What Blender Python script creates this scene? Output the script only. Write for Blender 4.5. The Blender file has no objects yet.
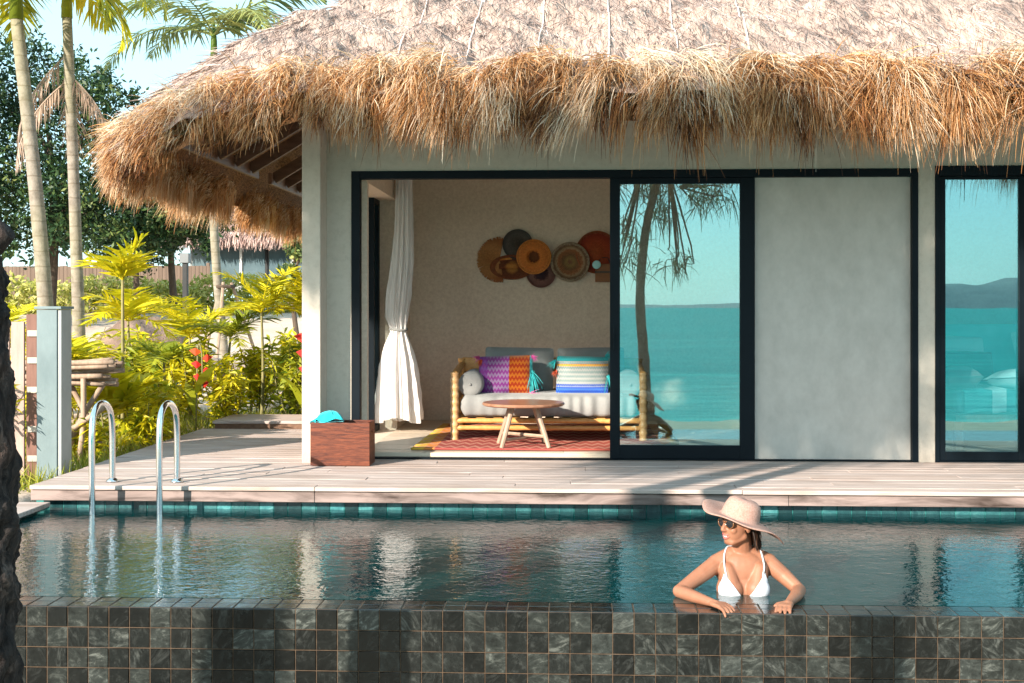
import bpy, bmesh, math, random
import numpy as np
from mathutils import Vector, Matrix, Quaternion
from mathutils.bvhtree import BVHTree
R = np.random.RandomState(11)
random.seed(5)
PI = math.pi
S = bpy.context.scene
C = S.collection
ORG = {}                                   # world origin of every object's local frame

# ------------------------------------------------------------------ helpers
def reg(o, parent, org):
    C.objects.link(o)
    if parent is not None:
        o.parent = parent
        ORG[o.name] = ORG[parent.name]
    else:
        ORG[o.name] = np.array(org, float)
        o.location = org
    return o

def tag(o, label=None, cat=None, group=None, kind=None):
    if label: o['label'] = label
    if cat: o['category'] = cat
    if group: o['group'] = group
    if kind: o['kind'] = kind
    return o

def thing(name, loc, label, cat, group=None):
    o = bpy.data.objects.new(name, None)
    o.empty_display_size = .1
    reg(o, None, loc)
    return tag(o, label, cat, group)

class G:
    """collects geometry in world coordinates, builds ONE mesh object"""
    def __init__(s):
        s.v = []; s.f = []; s.r = []; s.n = 0
    def add(s, v, faces, rnd=None):
        v = np.asarray(v, float).reshape(-1, 3)
        for fa in faces:
            fa = np.asarray(fa, np.int64)
            if fa.size == 0: continue
            s.f.append(fa + s.n)
            m = len(fa)
            if rnd is None: s.r.append(np.full(m, R.rand()))
            elif np.ndim(rnd) == 0: s.r.append(np.full(m, float(rnd)))
            else: s.r.append(np.asarray(rnd, float)[:m])
        s.v.append(v); s.n += len(v)
        return s
    def box(s, lo, hi, rnd=None, rot=None):
        (a, b, c), (d, e, f) = lo, hi
        v = np.array([(a,b,c),(d,b,c),(d,e,c),(a,e,c),(a,b,f),(d,b,f),(d,e,f),(a,e,f)], float)
        if rot is not None:
            m = v.mean(0); v = (v - m) @ np.array(Matrix(rot).to_3x3()).T + m
        return s.add(v, [[(0,3,2,1),(4,5,6,7),(0,1,5,4),(1,2,6,5),(2,3,7,6),(3,0,4,7)]], rnd)
    def tube(s, pts, rad, n=8, caps=True, rnd=None, flat=1.0):
        P = np.asarray(pts, float); m = len(P)
        rad = np.full(m, rad) if np.ndim(rad) == 0 else np.asarray(rad, float)
        T = np.gradient(P, axis=0); T /= np.linalg.norm(T, axis=1)[:, None] + 1e-9
        ref = np.array((0, 0, 1.)) if abs(T[0][2]) < .9 else np.array((1., 0, 0))
        u = np.cross(ref, T[0]); u /= np.linalg.norm(u)
        V = []
        ang = np.arange(n) * 2 * PI / n
        for i in range(m):
            u = u - T[i] * np.dot(u, T[i]); u /= np.linalg.norm(u) + 1e-9
            w = np.cross(T[i], u)
            V.append(P[i] + rad[i] * (np.cos(ang)[:, None] * u + flat * np.sin(ang)[:, None] * w))
        V = np.concatenate(V)
        k = np.arange(n); k2 = (k + 1) % n
        F = np.concatenate([np.stack([i*n+k, i*n+k2, (i+1)*n+k2, (i+1)*n+k], 1) for i in range(m-1)])
        fs = [F]
        if caps:
            fs += [np.array([k[::-1]]), np.array([(m-1)*n+k])]
        return s.add(V, fs, R.rand() if rnd is None else rnd)
    def lathe(s, prof, c, n=24, axis=2, rnd=None, scale=(1,1,1), rot=None):
        ang = np.arange(n) * 2 * PI / n
        V = []
        for r, h in prof:
            V.append(np.stack([r*np.cos(ang), r*np.sin(ang), np.full(n, h)], 1))
        V = np.concatenate(V) * np.array(scale)
        if axis == 1: V = V[:, [0, 2, 1]]
        if axis == 0: V = V[:, [2, 0, 1]]
        if rot is not None: V = V @ np.array(Matrix(rot).to_3x3()).T
        V = V + np.array(c)
        m = len(prof); k = np.arange(n); k2 = (k+1) % n
        F = np.concatenate([np.stack([i*n+k, i*n+k2, (i+1)*n+k2, (i+1)*n+k], 1) for i in range(m-1)])
        if axis == 1: F = F[:, ::-1]
        fs = [F]
        if prof[0][0] > 1e-6: fs.append(np.array([k[::-1] if axis != 1 else k]))
        if prof[-1][0] > 1e-6: fs.append(np.array([(m-1)*n+(k if axis != 1 else k[::-1])]))
        return s.add(V, fs, R.rand() if rnd is None else rnd)
    def ell(s, c, rad, rot=None, n=16, m=10, rnd=None):
        prof = [(math.sin(PI*i/m), -math.cos(PI*i/m)) for i in range(m+1)]
        prof[0] = (1e-7, -1); prof[-1] = (1e-7, 1)
        ang = np.arange(n) * 2 * PI / n
        V = np.concatenate([np.stack([r*np.cos(ang), r*np.sin(ang), np.full(n, h)], 1) for r, h in prof]) * np.array(rad)
        if rot is not None: V = V @ np.array(Matrix(rot).to_3x3()).T
        V = V + np.array(c)
        k = np.arange(n); k2 = (k+1) % n
        F = np.concatenate([np.stack([i*n+k, i*n+k2, (i+1)*n+k2, (i+1)*n+k], 1) for i in range(m)])
        return s.add(V, [F], R.rand() if rnd is None else rnd)
    def grid(s, P, rnd=None, closed=False):
        """P: (a,b,3) array"""
        a, b = P.shape[:2]
        i, j = np.meshgrid(np.arange(a-1), np.arange(b-1 + (1 if closed else 0)), indexing='ij')
        j2 = (j+1) % b
        F = np.stack([i*b+j, (i+1)*b+j, (i+1)*b+j2, i*b+j2], -1).reshape(-1, 4)
        return s.add(P.reshape(-1, 3), [F], rnd)
    def strips(s, P, rnd):
        """P: (N, m, 2, 3): N ribbons of m cross pairs"""
        N, m = P.shape[:2]
        base = np.arange(N)[:, None] * (m*2) + np.arange(m-1)[None] * 2
        F = np.stack([base, base+1, base+3, base+2], -1).reshape(-1, 4)
        return s.add(P.reshape(-1, 3), [F], np.repeat(rnd, m-1))
    def build(s, name, mt, parent=None, smooth=False, org=None, bevel=0, seg=2, sub=0, solid=0):
        v = np.concatenate(s.v)
        if parent is not None: o_ = ORG[parent.name]
        else:
            o_ = np.array(org, float) if org is not None else np.array([(v[:,0].min()+v[:,0].max())/2, (v[:,1].min()+v[:,1].max())/2, v[:,2].min()])
        v = v - o_
        me = bpy.data.meshes.new(name)
        me.vertices.add(len(v)); me.vertices.foreach_set('co', v.ravel())
        lv = np.concatenate([f.ravel() for f in s.f])
        cnt = np.concatenate([np.full(len(f), f.shape[1]) for f in s.f])
        st = np.concatenate([[0], np.cumsum(cnt)[:-1]])
        me.loops.add(len(lv)); me.loops.foreach_set('vertex_index', lv.astype(np.int32))
        me.polygons.add(len(cnt)); me.polygons.foreach_set('loop_start', st.astype(np.int32))
        me.polygons.foreach_set('loop_total', cnt.astype(np.int32))
        me.update(calc_edges=True)
        at = me.attributes.new('rnd', 'FLOAT', 'FACE'); at.data.foreach_set('value', np.concatenate(s.r).astype(np.float32))
        me.polygons.foreach_set('use_smooth', np.full(len(cnt), bool(smooth)))
        me.materials.append(mt)
        me.validate()
        o = bpy.data.objects.new(name, me)
        reg(o, parent, o_)
        if sub:
            md = o.modifiers.new('sub', 'SUBSURF'); md.levels = md.render_levels = sub
        if solid:
            md = o.modifiers.new('sol', 'SOLIDIFY'); md.thickness = solid; md.offset = 0
        if bevel:
            md = o.modifiers.new('bev', 'BEVEL'); md.width = bevel; md.segments = seg; md.limit_method = 'ANGLE'
        return o

def curve(pts, n):
    """Catmull-Rom through pts"""
    P = np.asarray(pts, float)
    if len(P) == 2: return P[0] + (P[1]-P[0]) * np.linspace(0, 1, n)[:, None]
    Q = np.vstack([2*P[0]-P[1], P, 2*P[-1]-P[-2]])
    t = np.linspace(0, len(P)-1-1e-6, n); i = t.astype(int); u = (t-i)[:, None]
    a, b, c, d = Q[i], Q[i+1], Q[i+2], Q[i+3]
    return .5*((2*b)+(-a+c)*u+(2*a-5*b+4*c-d)*u**2+(-a+3*b-3*c+d)*u**3)

def unit(v): return v / (np.linalg.norm(v, axis=-1, keepdims=True) + 1e-9)

def copy_tree(o, parent=None):
    c = o.copy(); C.objects.link(c)
    if parent is not None: c.parent = parent
    for ch in list(o.children): copy_tree(ch, c)
    return c

# ------------------------------------------------------------------ materials
def nodes(name):
    m = bpy.data.materials.new(name); m.use_nodes = True
    nt = m.node_tree; nt.nodes.clear()
    return m, nt
def N(nt, t, **k):
    n = nt.nodes.new(t)
    for a, b in k.items():
        if a.startswith('i_'):
            key = a[2:]
            key = int(key) if key.isdigit() else key.replace('_', ' ')
            n.inputs[key].default_value = b
        else: setattr(n, a, b)
    return n
def L(nt, a, b): nt.links.new(a, b)
def rgb(c): return (c[0], c[1], c[2], 1)
def ramp(nt, fac, stops):
    r = N(nt, 'ShaderNodeValToRGB')
    e = r.color_ramp.elements
    while len(e) < len(stops): e.new(.5)
    for i, (p, c) in enumerate(stops):
        e[i].position = p; e[i].color = rgb(c)
    L(nt, fac, r.inputs[0]); return r.outputs[0]
def coords(nt, stretch=(1,1,1), rot=(0,0,0)):
    tc = N(nt, 'ShaderNodeTexCoord'); mp = N(nt, 'ShaderNodeMapping')
    mp.inputs['Scale'].default_value = stretch; mp.inputs['Rotation'].default_value = rot
    L(nt, tc.outputs['Object'], mp.inputs[0]); return mp.outputs[0]
def attr(nt):
    a = N(nt, 'ShaderNodeAttribute'); a.attribute_name = 'rnd'; return a.outputs['Fac']
def mathn(nt, op, a, b=None):
    m = N(nt, 'ShaderNodeMath', operation=op)
    for i, x in enumerate((a, b)):
        if x is None: continue
        if isinstance(x, (int, float)): m.inputs[i].default_value = x
        else: L(nt, x, m.inputs[i])
    return m.outputs[0]
def noise(nt, vec, scale, detail=4, rough=.55, dist=0):
    n = N(nt, 'ShaderNodeTexNoise'); n.inputs['Scale'].default_value = scale
    n.inputs['Detail'].default_value = detail; n.inputs['Roughness'].default_value = rough
    n.inputs['Distortion'].default_value = dist
    if vec is not None: L(nt, vec, n.inputs['Vector'])
    return n.outputs['Fac']
def mixc(nt, f, a, b, mode='MIX'):
    m = N(nt, 'ShaderNodeMix', data_type='RGBA', blend_type=mode)
    for i, x in ((0, f), (6, a), (7, b)):
        if isinstance(x, (int, float)): m.inputs[i].default_value = x
        elif isinstance(x, tuple): m.inputs[i].default_value = rgb(x)
        else: L(nt, x, m.inputs[i])
    return m.outputs[2]
def bsdf(nt, col, rough=.6, bump=None, bstr=.3, bdist=.01, metal=0, spec=.35, trans=0, tcol=None, sheen=0):
    p = N(nt, 'ShaderNodeBsdfPrincipled'); out = N(nt, 'ShaderNodeOutputMaterial')
    p.inputs['Roughness'].default_value = rough; p.inputs['Metallic'].default_value = metal
    p.inputs['Specular IOR Level'].default_value = spec
    if sheen: p.inputs['Sheen Weight'].default_value = sheen
    if isinstance(col, tuple): p.inputs['Base Color'].default_value = rgb(col)
    else: L(nt, col, p.inputs['Base Color'])
    if bump is not None:
        b = N(nt, 'ShaderNodeBump'); b.inputs['Strength'].default_value = bstr; b.inputs['Distance'].default_value = bdist
        L(nt, bump, b.inputs['Height']); L(nt, b.outputs[0], p.inputs['Normal'])
    last = p.outputs[0]
    if trans:
        t = N(nt, 'ShaderNodeBsdfTranslucent'); mx = N(nt, 'ShaderNodeMixShader'); mx.inputs[0].default_value = trans
        c = tcol if tcol is not None else col
        if isinstance(c, tuple): t.inputs[0].default_value = rgb(c)
        else: L(nt, c, t.inputs[0])
        L(nt, p.outputs[0], mx.inputs[1]); L(nt, t.outputs[0], mx.inputs[2]); last = mx.outputs[0]
    L(nt, last, out.inputs[0])
    return p
def simple(name, a, b, scale=6, stretch=(1,1,1), rough=.6, bump=.25, bscale=None, bdist=.004, metal=0, spec=.35, rnd=None, trans=0, detail=5, dist=0, sheen=0, lo=.3, hi=.7):
    """noise between colours a and b, optional per-face colour variation towards rnd (colour)"""
    m, nt = nodes(name)
    v = coords(nt, stretch)
    n = noise(nt, v, scale, detail, .6, dist)
    col = ramp(nt, n, [(lo, a), (hi, b)])
    if rnd is not None:
        col = mixc(nt, attr(nt), col, rnd)
    h = noise(nt, v, bscale or scale*6, 3)
    bsdf(nt, col, rough, h if bump else None, bump, bdist, metal, spec, trans, None, sheen)
    return m

M = {}
def m_stucco():
    m, nt = nodes('rendered_concrete')
    v = coords(nt)
    n1 = noise(nt, v, 1.6, 5, .6, .3); n2 = noise(nt, v, 14, 6, .75)
    c = ramp(nt, n1, [(.3, (.50,.43,.36)), (.7, (.57,.50,.42))])
    c = mixc(nt, .55, c, ramp(nt, n2, [(.3, (.42,.36,.295)), (.5,(.55,.48,.405)), (.75, (.62,.555,.475))]))
    sp = N(nt, 'ShaderNodeSeparateXYZ'); L(nt, v, sp.inputs[0])
    st = mathn(nt, 'SUBTRACT', mathn(nt, 'MULTIPLY', noise(nt, coords(nt, (1, 1, .22)), 7, 6, .7), .85), mathn(nt, 'MULTIPLY', sp.outputs[2], .9))
    c = mixc(nt, ramp(nt, st, [(.2, (0,0,0)), (.5, (.5,.5,.5))]), c, (.20,.17,.14))
    bsdf(nt, c, .85, noise(nt, v, 60, 4), .25, .004, spec=.2)
    return m
M['stucco'] = m_stucco()
def m_inwall():
    m, nt = nodes('interior_loft_plaster')
    v = coords(nt)
    n1 = noise(nt, v, 2.2, 5, .65, .4); n2 = noise(nt, v, 30, 6, .8)
    c = ramp(nt, n1, [(.3, (.66,.535,.42)), (.7, (.77,.65,.53))])
    c = mixc(nt, .5, c, ramp(nt, n2, [(.35, (.50,.39,.30)), (.6, (.77,.65,.53))]))
    bsdf(nt, c, .85, noise(nt, v, 80, 3), .2, .003, spec=.2)
    return m
M['inwall'] = m_inwall()
M['panel'] = simple('polished_cement_panel', (.44,.405,.365), (.53,.49,.445), 9, (1,1,.7), .75, .2, 120, .003, detail=10)
M['metal_dark'] = simple('dark_navy_aluminium', (.002,.005,.008), (.004,.008,.012), 3, rough=.5, bump=.03, spec=.12)
def m_deck():
    m, nt = nodes('weathered_timber_boards')
    r = attr(nt)
    v = coords(nt, (1.2, 22, 22))
    off = N(nt, 'ShaderNodeVectorMath', operation='ADD'); cmb = N(nt, 'ShaderNodeCombineXYZ')
    L(nt, mathn(nt, 'MULTIPLY', r, 40), cmb.inputs[0]); L(nt, mathn(nt, 'MULTIPLY', r, 17), cmb.inputs[1])
    L(nt, v, off.inputs[0]); L(nt, cmb.outputs[0], off.inputs[1]); v = off.outputs[0]
    n1 = noise(nt, v, 1.6, 6, .65, .6)
    c = ramp(nt, n1, [(.28, (.20,.14,.12)), (.48, (.44,.36,.33)), (.70, (.62,.53,.50))])
    c = mixc(nt, mathn(nt, 'MULTIPLY', r, .45), c, (.46,.34,.28))
    big = noise(nt, coords(nt, (.8, 2, 2)), 1.3, 5, .6)
    c = mixc(nt, ramp(nt, big, [(.50, (0,0,0)), (.70, (.5,.5,.5))]), c, (.25,.17,.13))
    bsdf(nt, c, .72, n1, .35, .004, spec=.25)
    return m
M['deck'] = m_deck()
M['fascia'] = simple('mottled_pinkish_fascia', (.045,.028,.022), (.29,.215,.195), 1.5, (1,6,6), .75, .3, rnd=None, detail=7, dist=.8, lo=.34, hi=.6)
M['floor'] = simple('pale_oak_floor', (.50,.40,.30), (.66,.56,.44), 2, (1, 14, 14), .45, .1, rnd=(.58,.47,.36))
def m_tile(name, dark, mid, light, wet=.25, vein=.62, spec=.5):
    m, nt = nodes(name)
    r = attr(nt)
    tc = N(nt, 'ShaderNodeTexCoord')
    rot = N(nt, 'ShaderNodeVectorRotate', rotation_type='AXIS_ANGLE'); rot.inputs['Axis'].default_value = (.3, 1, .25)
    L(nt, tc.outputs['Object'], rot.inputs['Vector']); L(nt, mathn(nt, 'MULTIPLY', r, 43.7), rot.inputs['Angle'])
    ad = N(nt, 'ShaderNodeVectorMath', operation='ADD'); cb = N(nt, 'ShaderNodeCombineXYZ')
    for i, k in enumerate((91., 57., 33.)): L(nt, mathn(nt, 'MULTIPLY', r, k), cb.inputs[i])
    L(nt, rot.outputs[0], ad.inputs[0]); L(nt, cb.outputs[0], ad.inputs[1])
    mp = N(nt, 'ShaderNodeMapping'); mp.inputs['Scale'].default_value = (9, 9, 24); L(nt, ad.outputs[0], mp.inputs[0])
    n1 = noise(nt, mp.outputs[0], 1.1, 9, .72, 1.0)
    n2 = noise(nt, ad.outputs[0], 18, 7, .75)
    c = ramp(nt, n1, [(.36, dark), (.52, mid), (vein+.06, light)])
    r2 = mathn(nt, 'FRACT', mathn(nt, 'MULTIPLY', r, 7.31))
    c = mixc(nt, ramp(nt, r2, [(.2, (.85,.85,.85)), (.7, (.55,.55,.55)), (1, (.2,.2,.2))]), c, ramp(nt, n2, [(.3, dark), (.55, mid), (.85, light)]))
    r3 = mathn(nt, 'FRACT', mathn(nt, 'MULTIPLY', r, 13.7))
    c = mixc(nt, 1.0, c, ramp(nt, r3, [(0, (.30,.30,.30)), (.6, (.9,.9,.88)), (.9, (1.75,1.75,1.65)), (1, (2.9,2.9,2.8))]), 'MULTIPLY')
    bsdf(nt, c, wet, n1, .25, .004, spec=spec)
    return m
M['tile'] = m_tile('veined_slate_tile', (.0018,.0021,.0021), (.013,.015,.0145), (.12,.126,.12), .22, .66, .35)
M['tile_wet'] = m_tile('wet_rim_tile', (.002,.004,.004), (.010,.014,.014), (.07,.08,.08), .06, .63, .9)
M['tile_teal'] = m_tile('wet_green_slate_tile', (.010,.045,.055), (.025,.10,.11), (.10,.21,.22), .2)
M['tile_pool'] = m_tile('submerged_green_slate_tile', (.02,.13,.125), (.035,.20,.19), (.08,.30,.28), .5)
M['grout'] = simple('tan_grout', (.05,.03,.018), (.11,.07,.042), 20, rough=.8, bump=.2)
M['grout_teal'] = simple('teal_pool_plaster', (.02,.15,.145), (.04,.24,.225), 2.5, rough=.8)
M['grout_pale'] = simple('pale_grout', (.45,.45,.42), (.6,.58,.52), 20, rough=.8)
def m_thatch(name, stops, trans=.12):
    m, nt = nodes(name)
    r = attr(nt)
    c = ramp(nt, r, stops)
    v = coords(nt, (1, 1, 1))
    c = mixc(nt, .35, c, mixc(nt, 1.0, c, ramp(nt, noise(nt, v, 1.7, 3), [(.3, (.55,.5,.5)), (.7, (1.3,1.2,1.1))]), 'MULTIPLY'))
    bsdf(nt, c, .62, None, spec=.3, trans=trans)
    return m
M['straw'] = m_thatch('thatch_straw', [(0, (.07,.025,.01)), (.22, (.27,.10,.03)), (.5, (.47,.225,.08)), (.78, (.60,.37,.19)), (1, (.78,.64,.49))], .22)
M['straw_in'] = m_thatch('thatch_straw_inner', [(0, (.16,.06,.018)), (.4, (.46,.20,.06)), (.75, (.60,.37,.19)), (1, (.72,.55,.38))], .22)
M['straw_top'] = m_thatch('bleached_thatch', [(0, (.12,.09,.082)), (.35, (.29,.21,.185)), (.7, (.46,.355,.315)), (1, (.64,.55,.505))], .05)
def m_roofbase():
    m, nt = nodes('weathered_thatch_mat')
    v = coords(nt, (30, 3, 3)); n = noise(nt, v, 1.5, 6, .7)
    n2 = noise(nt, coords(nt), 2.2, 4)
    c = ramp(nt, n, [(.3, (.26,.18,.15)), (.55, (.44,.33,.28)), (.75, (.58,.47,.41))])
    c = mixc(nt, ramp(nt, n2, [(.5, (0,0,0)), (.7, (.5,.5,.5))]), c, (.27,.21,.19))
    bsdf(nt, c, .9, n, .6, .02, spec=.1)
    return m
M['roofbase'] = m_roofbase()
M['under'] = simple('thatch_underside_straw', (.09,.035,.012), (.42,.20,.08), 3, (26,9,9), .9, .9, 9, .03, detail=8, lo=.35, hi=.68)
M['rafter'] = simple('dark_brown_timber', (.07,.035,.02), (.14,.075,.045), 2, (3,3,12), .6, .2)
M['board'] = simple('brown_eave_timber', (.12,.06,.035), (.20,.11,.065), 2, (12,2,12), .6, .2)
M['cord'] = simple('pale_lashing_cord', (.62,.55,.5), (.75,.70,.66), 30, rough=.8)
M['crate'] = simple('red_brown_crate_timber', (.04,.008,.005), (.19,.048,.02), 2.6, (2,2,18), .45, .3, dist=1.2, detail=8)
M['bamboo'] = simple('lacquered_bamboo', (.50,.22,.06), (.68,.36,.12), 3, (8,8,8), .38, .1, rnd=(.52,.25,.08))
M['bamboo_post'] = simple('honey_bamboo', (.46,.25,.10), (.62,.38,.18), 5, (6,6,14), .4, .2)
M['bamboo_pale'] = simple('pale_bamboo', (.62,.42,.22), (.74,.55,.33), 3, (8,8,8), .4, .1)
M['tabletop'] = simple('brown_table_top', (.22,.10,.06), (.36,.19,.12), 2, (2,14,2), .35, .08)
M['tableleg'] = simple('grey_brown_table_leg', (.25,.17,.12), (.40,.29,.21), 2, (9,9,2), .5, .15)
def m_cloth(name, a, b, weave=220, trans=0, rough=.9):
    m, nt = nodes(name)
    v = coords(nt)
    c = ramp(nt, noise(nt, v, 5, 4), [(.3, a), (.7, b)])
    w = mathn(nt, 'ADD', noise(nt, coords(nt, (1,1,.15)), weave, 2), noise(nt, coords(nt, (.15,1,1)), weave, 2))
    w = mathn(nt, 'ADD', mathn(nt, 'MULTIPLY', w, .4), noise(nt, v, 7, 4))
    bsdf(nt, c, rough, w, .35, .012, spec=.15, trans=trans, sheen=.2)
    return m
M['linen'] = m_cloth('grey_linen', (.22,.22,.215), (.28,.28,.27))
M['greycloth'] = m_cloth('stone_grey_cloth', (.17,.185,.18), (.23,.245,.24))
M['darkgrey'] = m_cloth('charcoal_cloth', (.05,.07,.07), (.09,.11,.11))
M['white_cloth'] = m_cloth('white_voile', (.84,.80,.78), (.90,.87,.85), trans=.38)
M['cyan'] = m_cloth('cyan_towel', (.01,.50,.56), (.02,.60,.66), 120)
M['tealcloth'] = m_cloth('teal_bedding', (.14,.46,.48), (.24,.58,.60))
M['paleteal'] = m_cloth('pale_teal_bedding', (.58,.80,.80), (.68,.86,.86))
M['bikini'] = m_cloth('white_bikini_fabric', (.56,.58,.62), (.62,.64,.68), 400)
def m_pattern(name, cols, axis=0, freq=30.):
    """woven cushion: vertical colour fields with small zig-zag motifs"""
    m, nt = nodes(name)
    tc = N(nt, 'ShaderNodeTexCoord'); sep = N(nt, 'ShaderNodeSeparateXYZ'); L(nt, tc.outputs['Generated'], sep.inputs[0])
    ax = sep.outputs[axis]
    r = N(nt, 'ShaderNodeValToRGB'); r.color_ramp.interpolation = 'CONSTANT'
    e = r.color_ramp.elements
    while len(e) < len(cols): e.new(.5)
    r2 = N(nt, 'ShaderNodeValToRGB'); r2.color_ramp.interpolation = 'CONSTANT'; e2 = r2.color_ramp.elements
    while len(e2) < len(cols): e2.new(.5)
    for i, (p, a, b) in enumerate(cols):
        e[i].position = p; e[i].color = rgb(a); e2[i].position = p; e2[i].color = rgb(b)
    L(nt, ax, r.inputs[0]); L(nt, ax, r2.inputs[0])
    zx = mathn(nt, 'PINGPONG', mathn(nt, 'MULTIPLY', sep.outputs[0], freq), .5)
    zz = mathn(nt, 'FRACT', mathn(nt, 'ADD', mathn(nt, 'MULTIPLY', sep.outputs[2], freq*.42), mathn(nt, 'MULTIPLY', zx, .9)))
    n = noise(nt, tc.outputs['Object'], 60, 2)
    f = mathn(nt, 'GREATER_THAN', mathn(nt, 'ADD', zz, mathn(nt, 'MULTIPLY', mathn(nt, 'SUBTRACT', n, .5), .5)), .52)
    c = mixc(nt, f, r.outputs[0], r2.outputs[0])
    bsdf(nt, c, .9, noise(nt, tc.outputs['Object'], 150, 3), .5, .006, spec=.15, sheen=.2)
    return m
M['pat_purple'] = m_pattern('woven_purple_orange', [(0, (.20,.03,.22), (.20,.07,.26)), (.17, (.20,.035,.20), (.25,.16,.28)), (.56, (.26,.025,.004), (.38,.10,.008)), (.93, (.02,.30,.32), (.05,.42,.42))], 0, 16)
M['pat_teal'] = m_pattern('woven_white_blue', [(0, (.01,.06,.38), (.06,.16,.5)), (.22, (.26,.29,.38), (.03,.07,.32)), (.30, (.34,.34,.32), (.16,.23,.23)), (.74, (.58,.34,.07), (.60,.16,.03)), (.80, (.36,.36,.34), (.2,.3,.31)), (.87, (.02,.26,.28), (.03,.34,.36))], 2, 22)
M['pat_stripe'] = m_pattern('striped_throw', [(0, (.05,.30,.33), (.08,.36,.38)), (.2, (.45,.66,.68), (.5,.7,.7)), (.3, (.06,.32,.34), (.06,.3,.34)), (.45, (.5,.7,.7), (.42,.64,.66)), (.55, (.05,.14,.2), (.06,.3,.34)), (.68, (.5,.68,.7), (.42,.64,.66)), (.78, (.05,.28,.32), (.06,.34,.38))], 0, 20)
def m_rug():
    m, nt = nodes('kilim_rug')
    tc = N(nt, 'ShaderNodeTexCoord'); sep = N(nt, 'ShaderNodeSeparateXYZ'); L(nt, tc.outputs['Generated'], sep.inputs[0])
    r = N(nt, 'ShaderNodeValToRGB'); r.color_ramp.interpolation = 'CONSTANT'; e = r.color_ramp.elements
    st = [(0, (.62,.38,.06)), (.045, (.60,.22,.06)), (.085, (.30,.07,.06)), (.5, (.34,.08,.06)), (.915, (.60,.22,.06)), (.955, (.62,.38,.06))]
    while len(e) < len(st): e.new(.5)
    for i, (p, c) in enumerate(st): e[i].position = p; e[i].color = rgb(c)
    L(nt, sep.outputs[0], r.inputs[0])
    z = mathn(nt, 'FRACT', mathn(nt, 'ADD', mathn(nt, 'MULTIPLY', sep.outputs[1], 9), mathn(nt, 'PINGPONG', mathn(nt, 'MULTIPLY', sep.outputs[0], 22), .5)))
    c = mixc(nt, mathn(nt, 'MULTIPLY', mathn(nt, 'GREATER_THAN', z, .62), .55), r.outputs[0], (.55,.30,.22))
    bsdf(nt, c, .95, noise(nt, tc.outputs['Object'], 120, 3), .6, .006, spec=.1)
    return m
M['rug'] = m_rug()
def m_basket(name, stops, freq=26.):
    m, nt = nodes(name)
    tc = N(nt, 'ShaderNodeTexCoord'); sep = N(nt, 'ShaderNodeSeparateXYZ'); L(nt, tc.outputs['Object'], sep.inputs[0])
    d = mathn(nt, 'SQRT', mathn(nt, 'ADD', mathn(nt, 'POWER', sep.outputs[0], 2), mathn(nt, 'POWER', sep.outputs[2], 2)))
    n = noise(nt, tc.outputs['Object'], 45, 4, .7)
    c = ramp(nt, mathn(nt, 'ADD', mathn(nt, 'MULTIPLY', d, 4.2), mathn(nt, 'MULTIPLY', mathn(nt, 'SUBTRACT', n, .5), .25)), stops)
    c = mixc(nt, .5, c, mixc(nt, 1., c, ramp(nt, n, [(.3, (.5,.5,.5)), (.7, (1.5,1.4,1.3))]), 'MULTIPLY'))
    w = mathn(nt, 'SINE', mathn(nt, 'MULTIPLY', d, 420))
    bsdf(nt, c, .7, mathn(nt, 'ADD', w, n), .5, .004, spec=.25)
    return m
M['bk_fan'] = m_basket('straw_fan', [(0, (.34,.14,.045)), (.6, (.48,.22,.08)), (1, (.34,.13,.045))])
M['bk_dark'] = m_basket('dark_woven', [(0, (.05,.04,.03)), (.5, (.10,.09,.08)), (.8, (.04,.035,.035))])
M['bk_orange'] = m_basket('orange_woven', [(0, (.16,.06,.02)), (.22, (.15,.05,.017)), (.30, (.60,.20,.04)), (.6, (.55,.17,.035)), (.8, (.64,.25,.06))])
M['bk_tray'] = m_basket('red_brown_wicker', [(0, (.50,.22,.05)), (.22, (.46,.19,.045)), (.34, (.15,.045,.02)), (.9, (.24,.075,.03))])
M['bk_small'] = m_basket('plum_woven', [(0, (.03,.02,.03)), (.3, (.05,.02,.025)), (.4, (.22,.11,.09)), (.8, (.14,.06,.055))])
M['bk_big'] = m_basket('ringed_woven', [(0, (.20,.08,.05)), (.18, (.26,.17,.06)), (.34, (.17,.09,.04)), (.55, (.30,.12,.05)), (.66, (.34,.24,.14)), (.76, (.12,.06,.03)), (.9, (.34,.28,.20))])
M['bk_red'] = m_basket('red_woven', [(0, (.30,.07,.02)), (.5, (.36,.06,.02)), (.85, (.24,.03,.015)), (1, (.30,.10,.04))])
M['bk_box'] = simple('brown_woven_box', (.20,.085,.035), (.30,.13,.055), 8, (1,1,18), .6, .4, 40)
M['palegreen_disc'] = simple('pale_blue_light_spot', (.35,.72,.78), (.42,.78,.82), 3, rough=.2, bump=0)  # colour of the disc that stands in for a bright spot
def m_chrome():
    m, nt = nodes('polished_steel'); v = coords(nt, (1,1,1))
    bsdf(nt, (.72,.73,.74), .14, noise(nt, v, 9, 3), .06, .01, metal=1); return m
M['steel'] = m_chrome()
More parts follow.
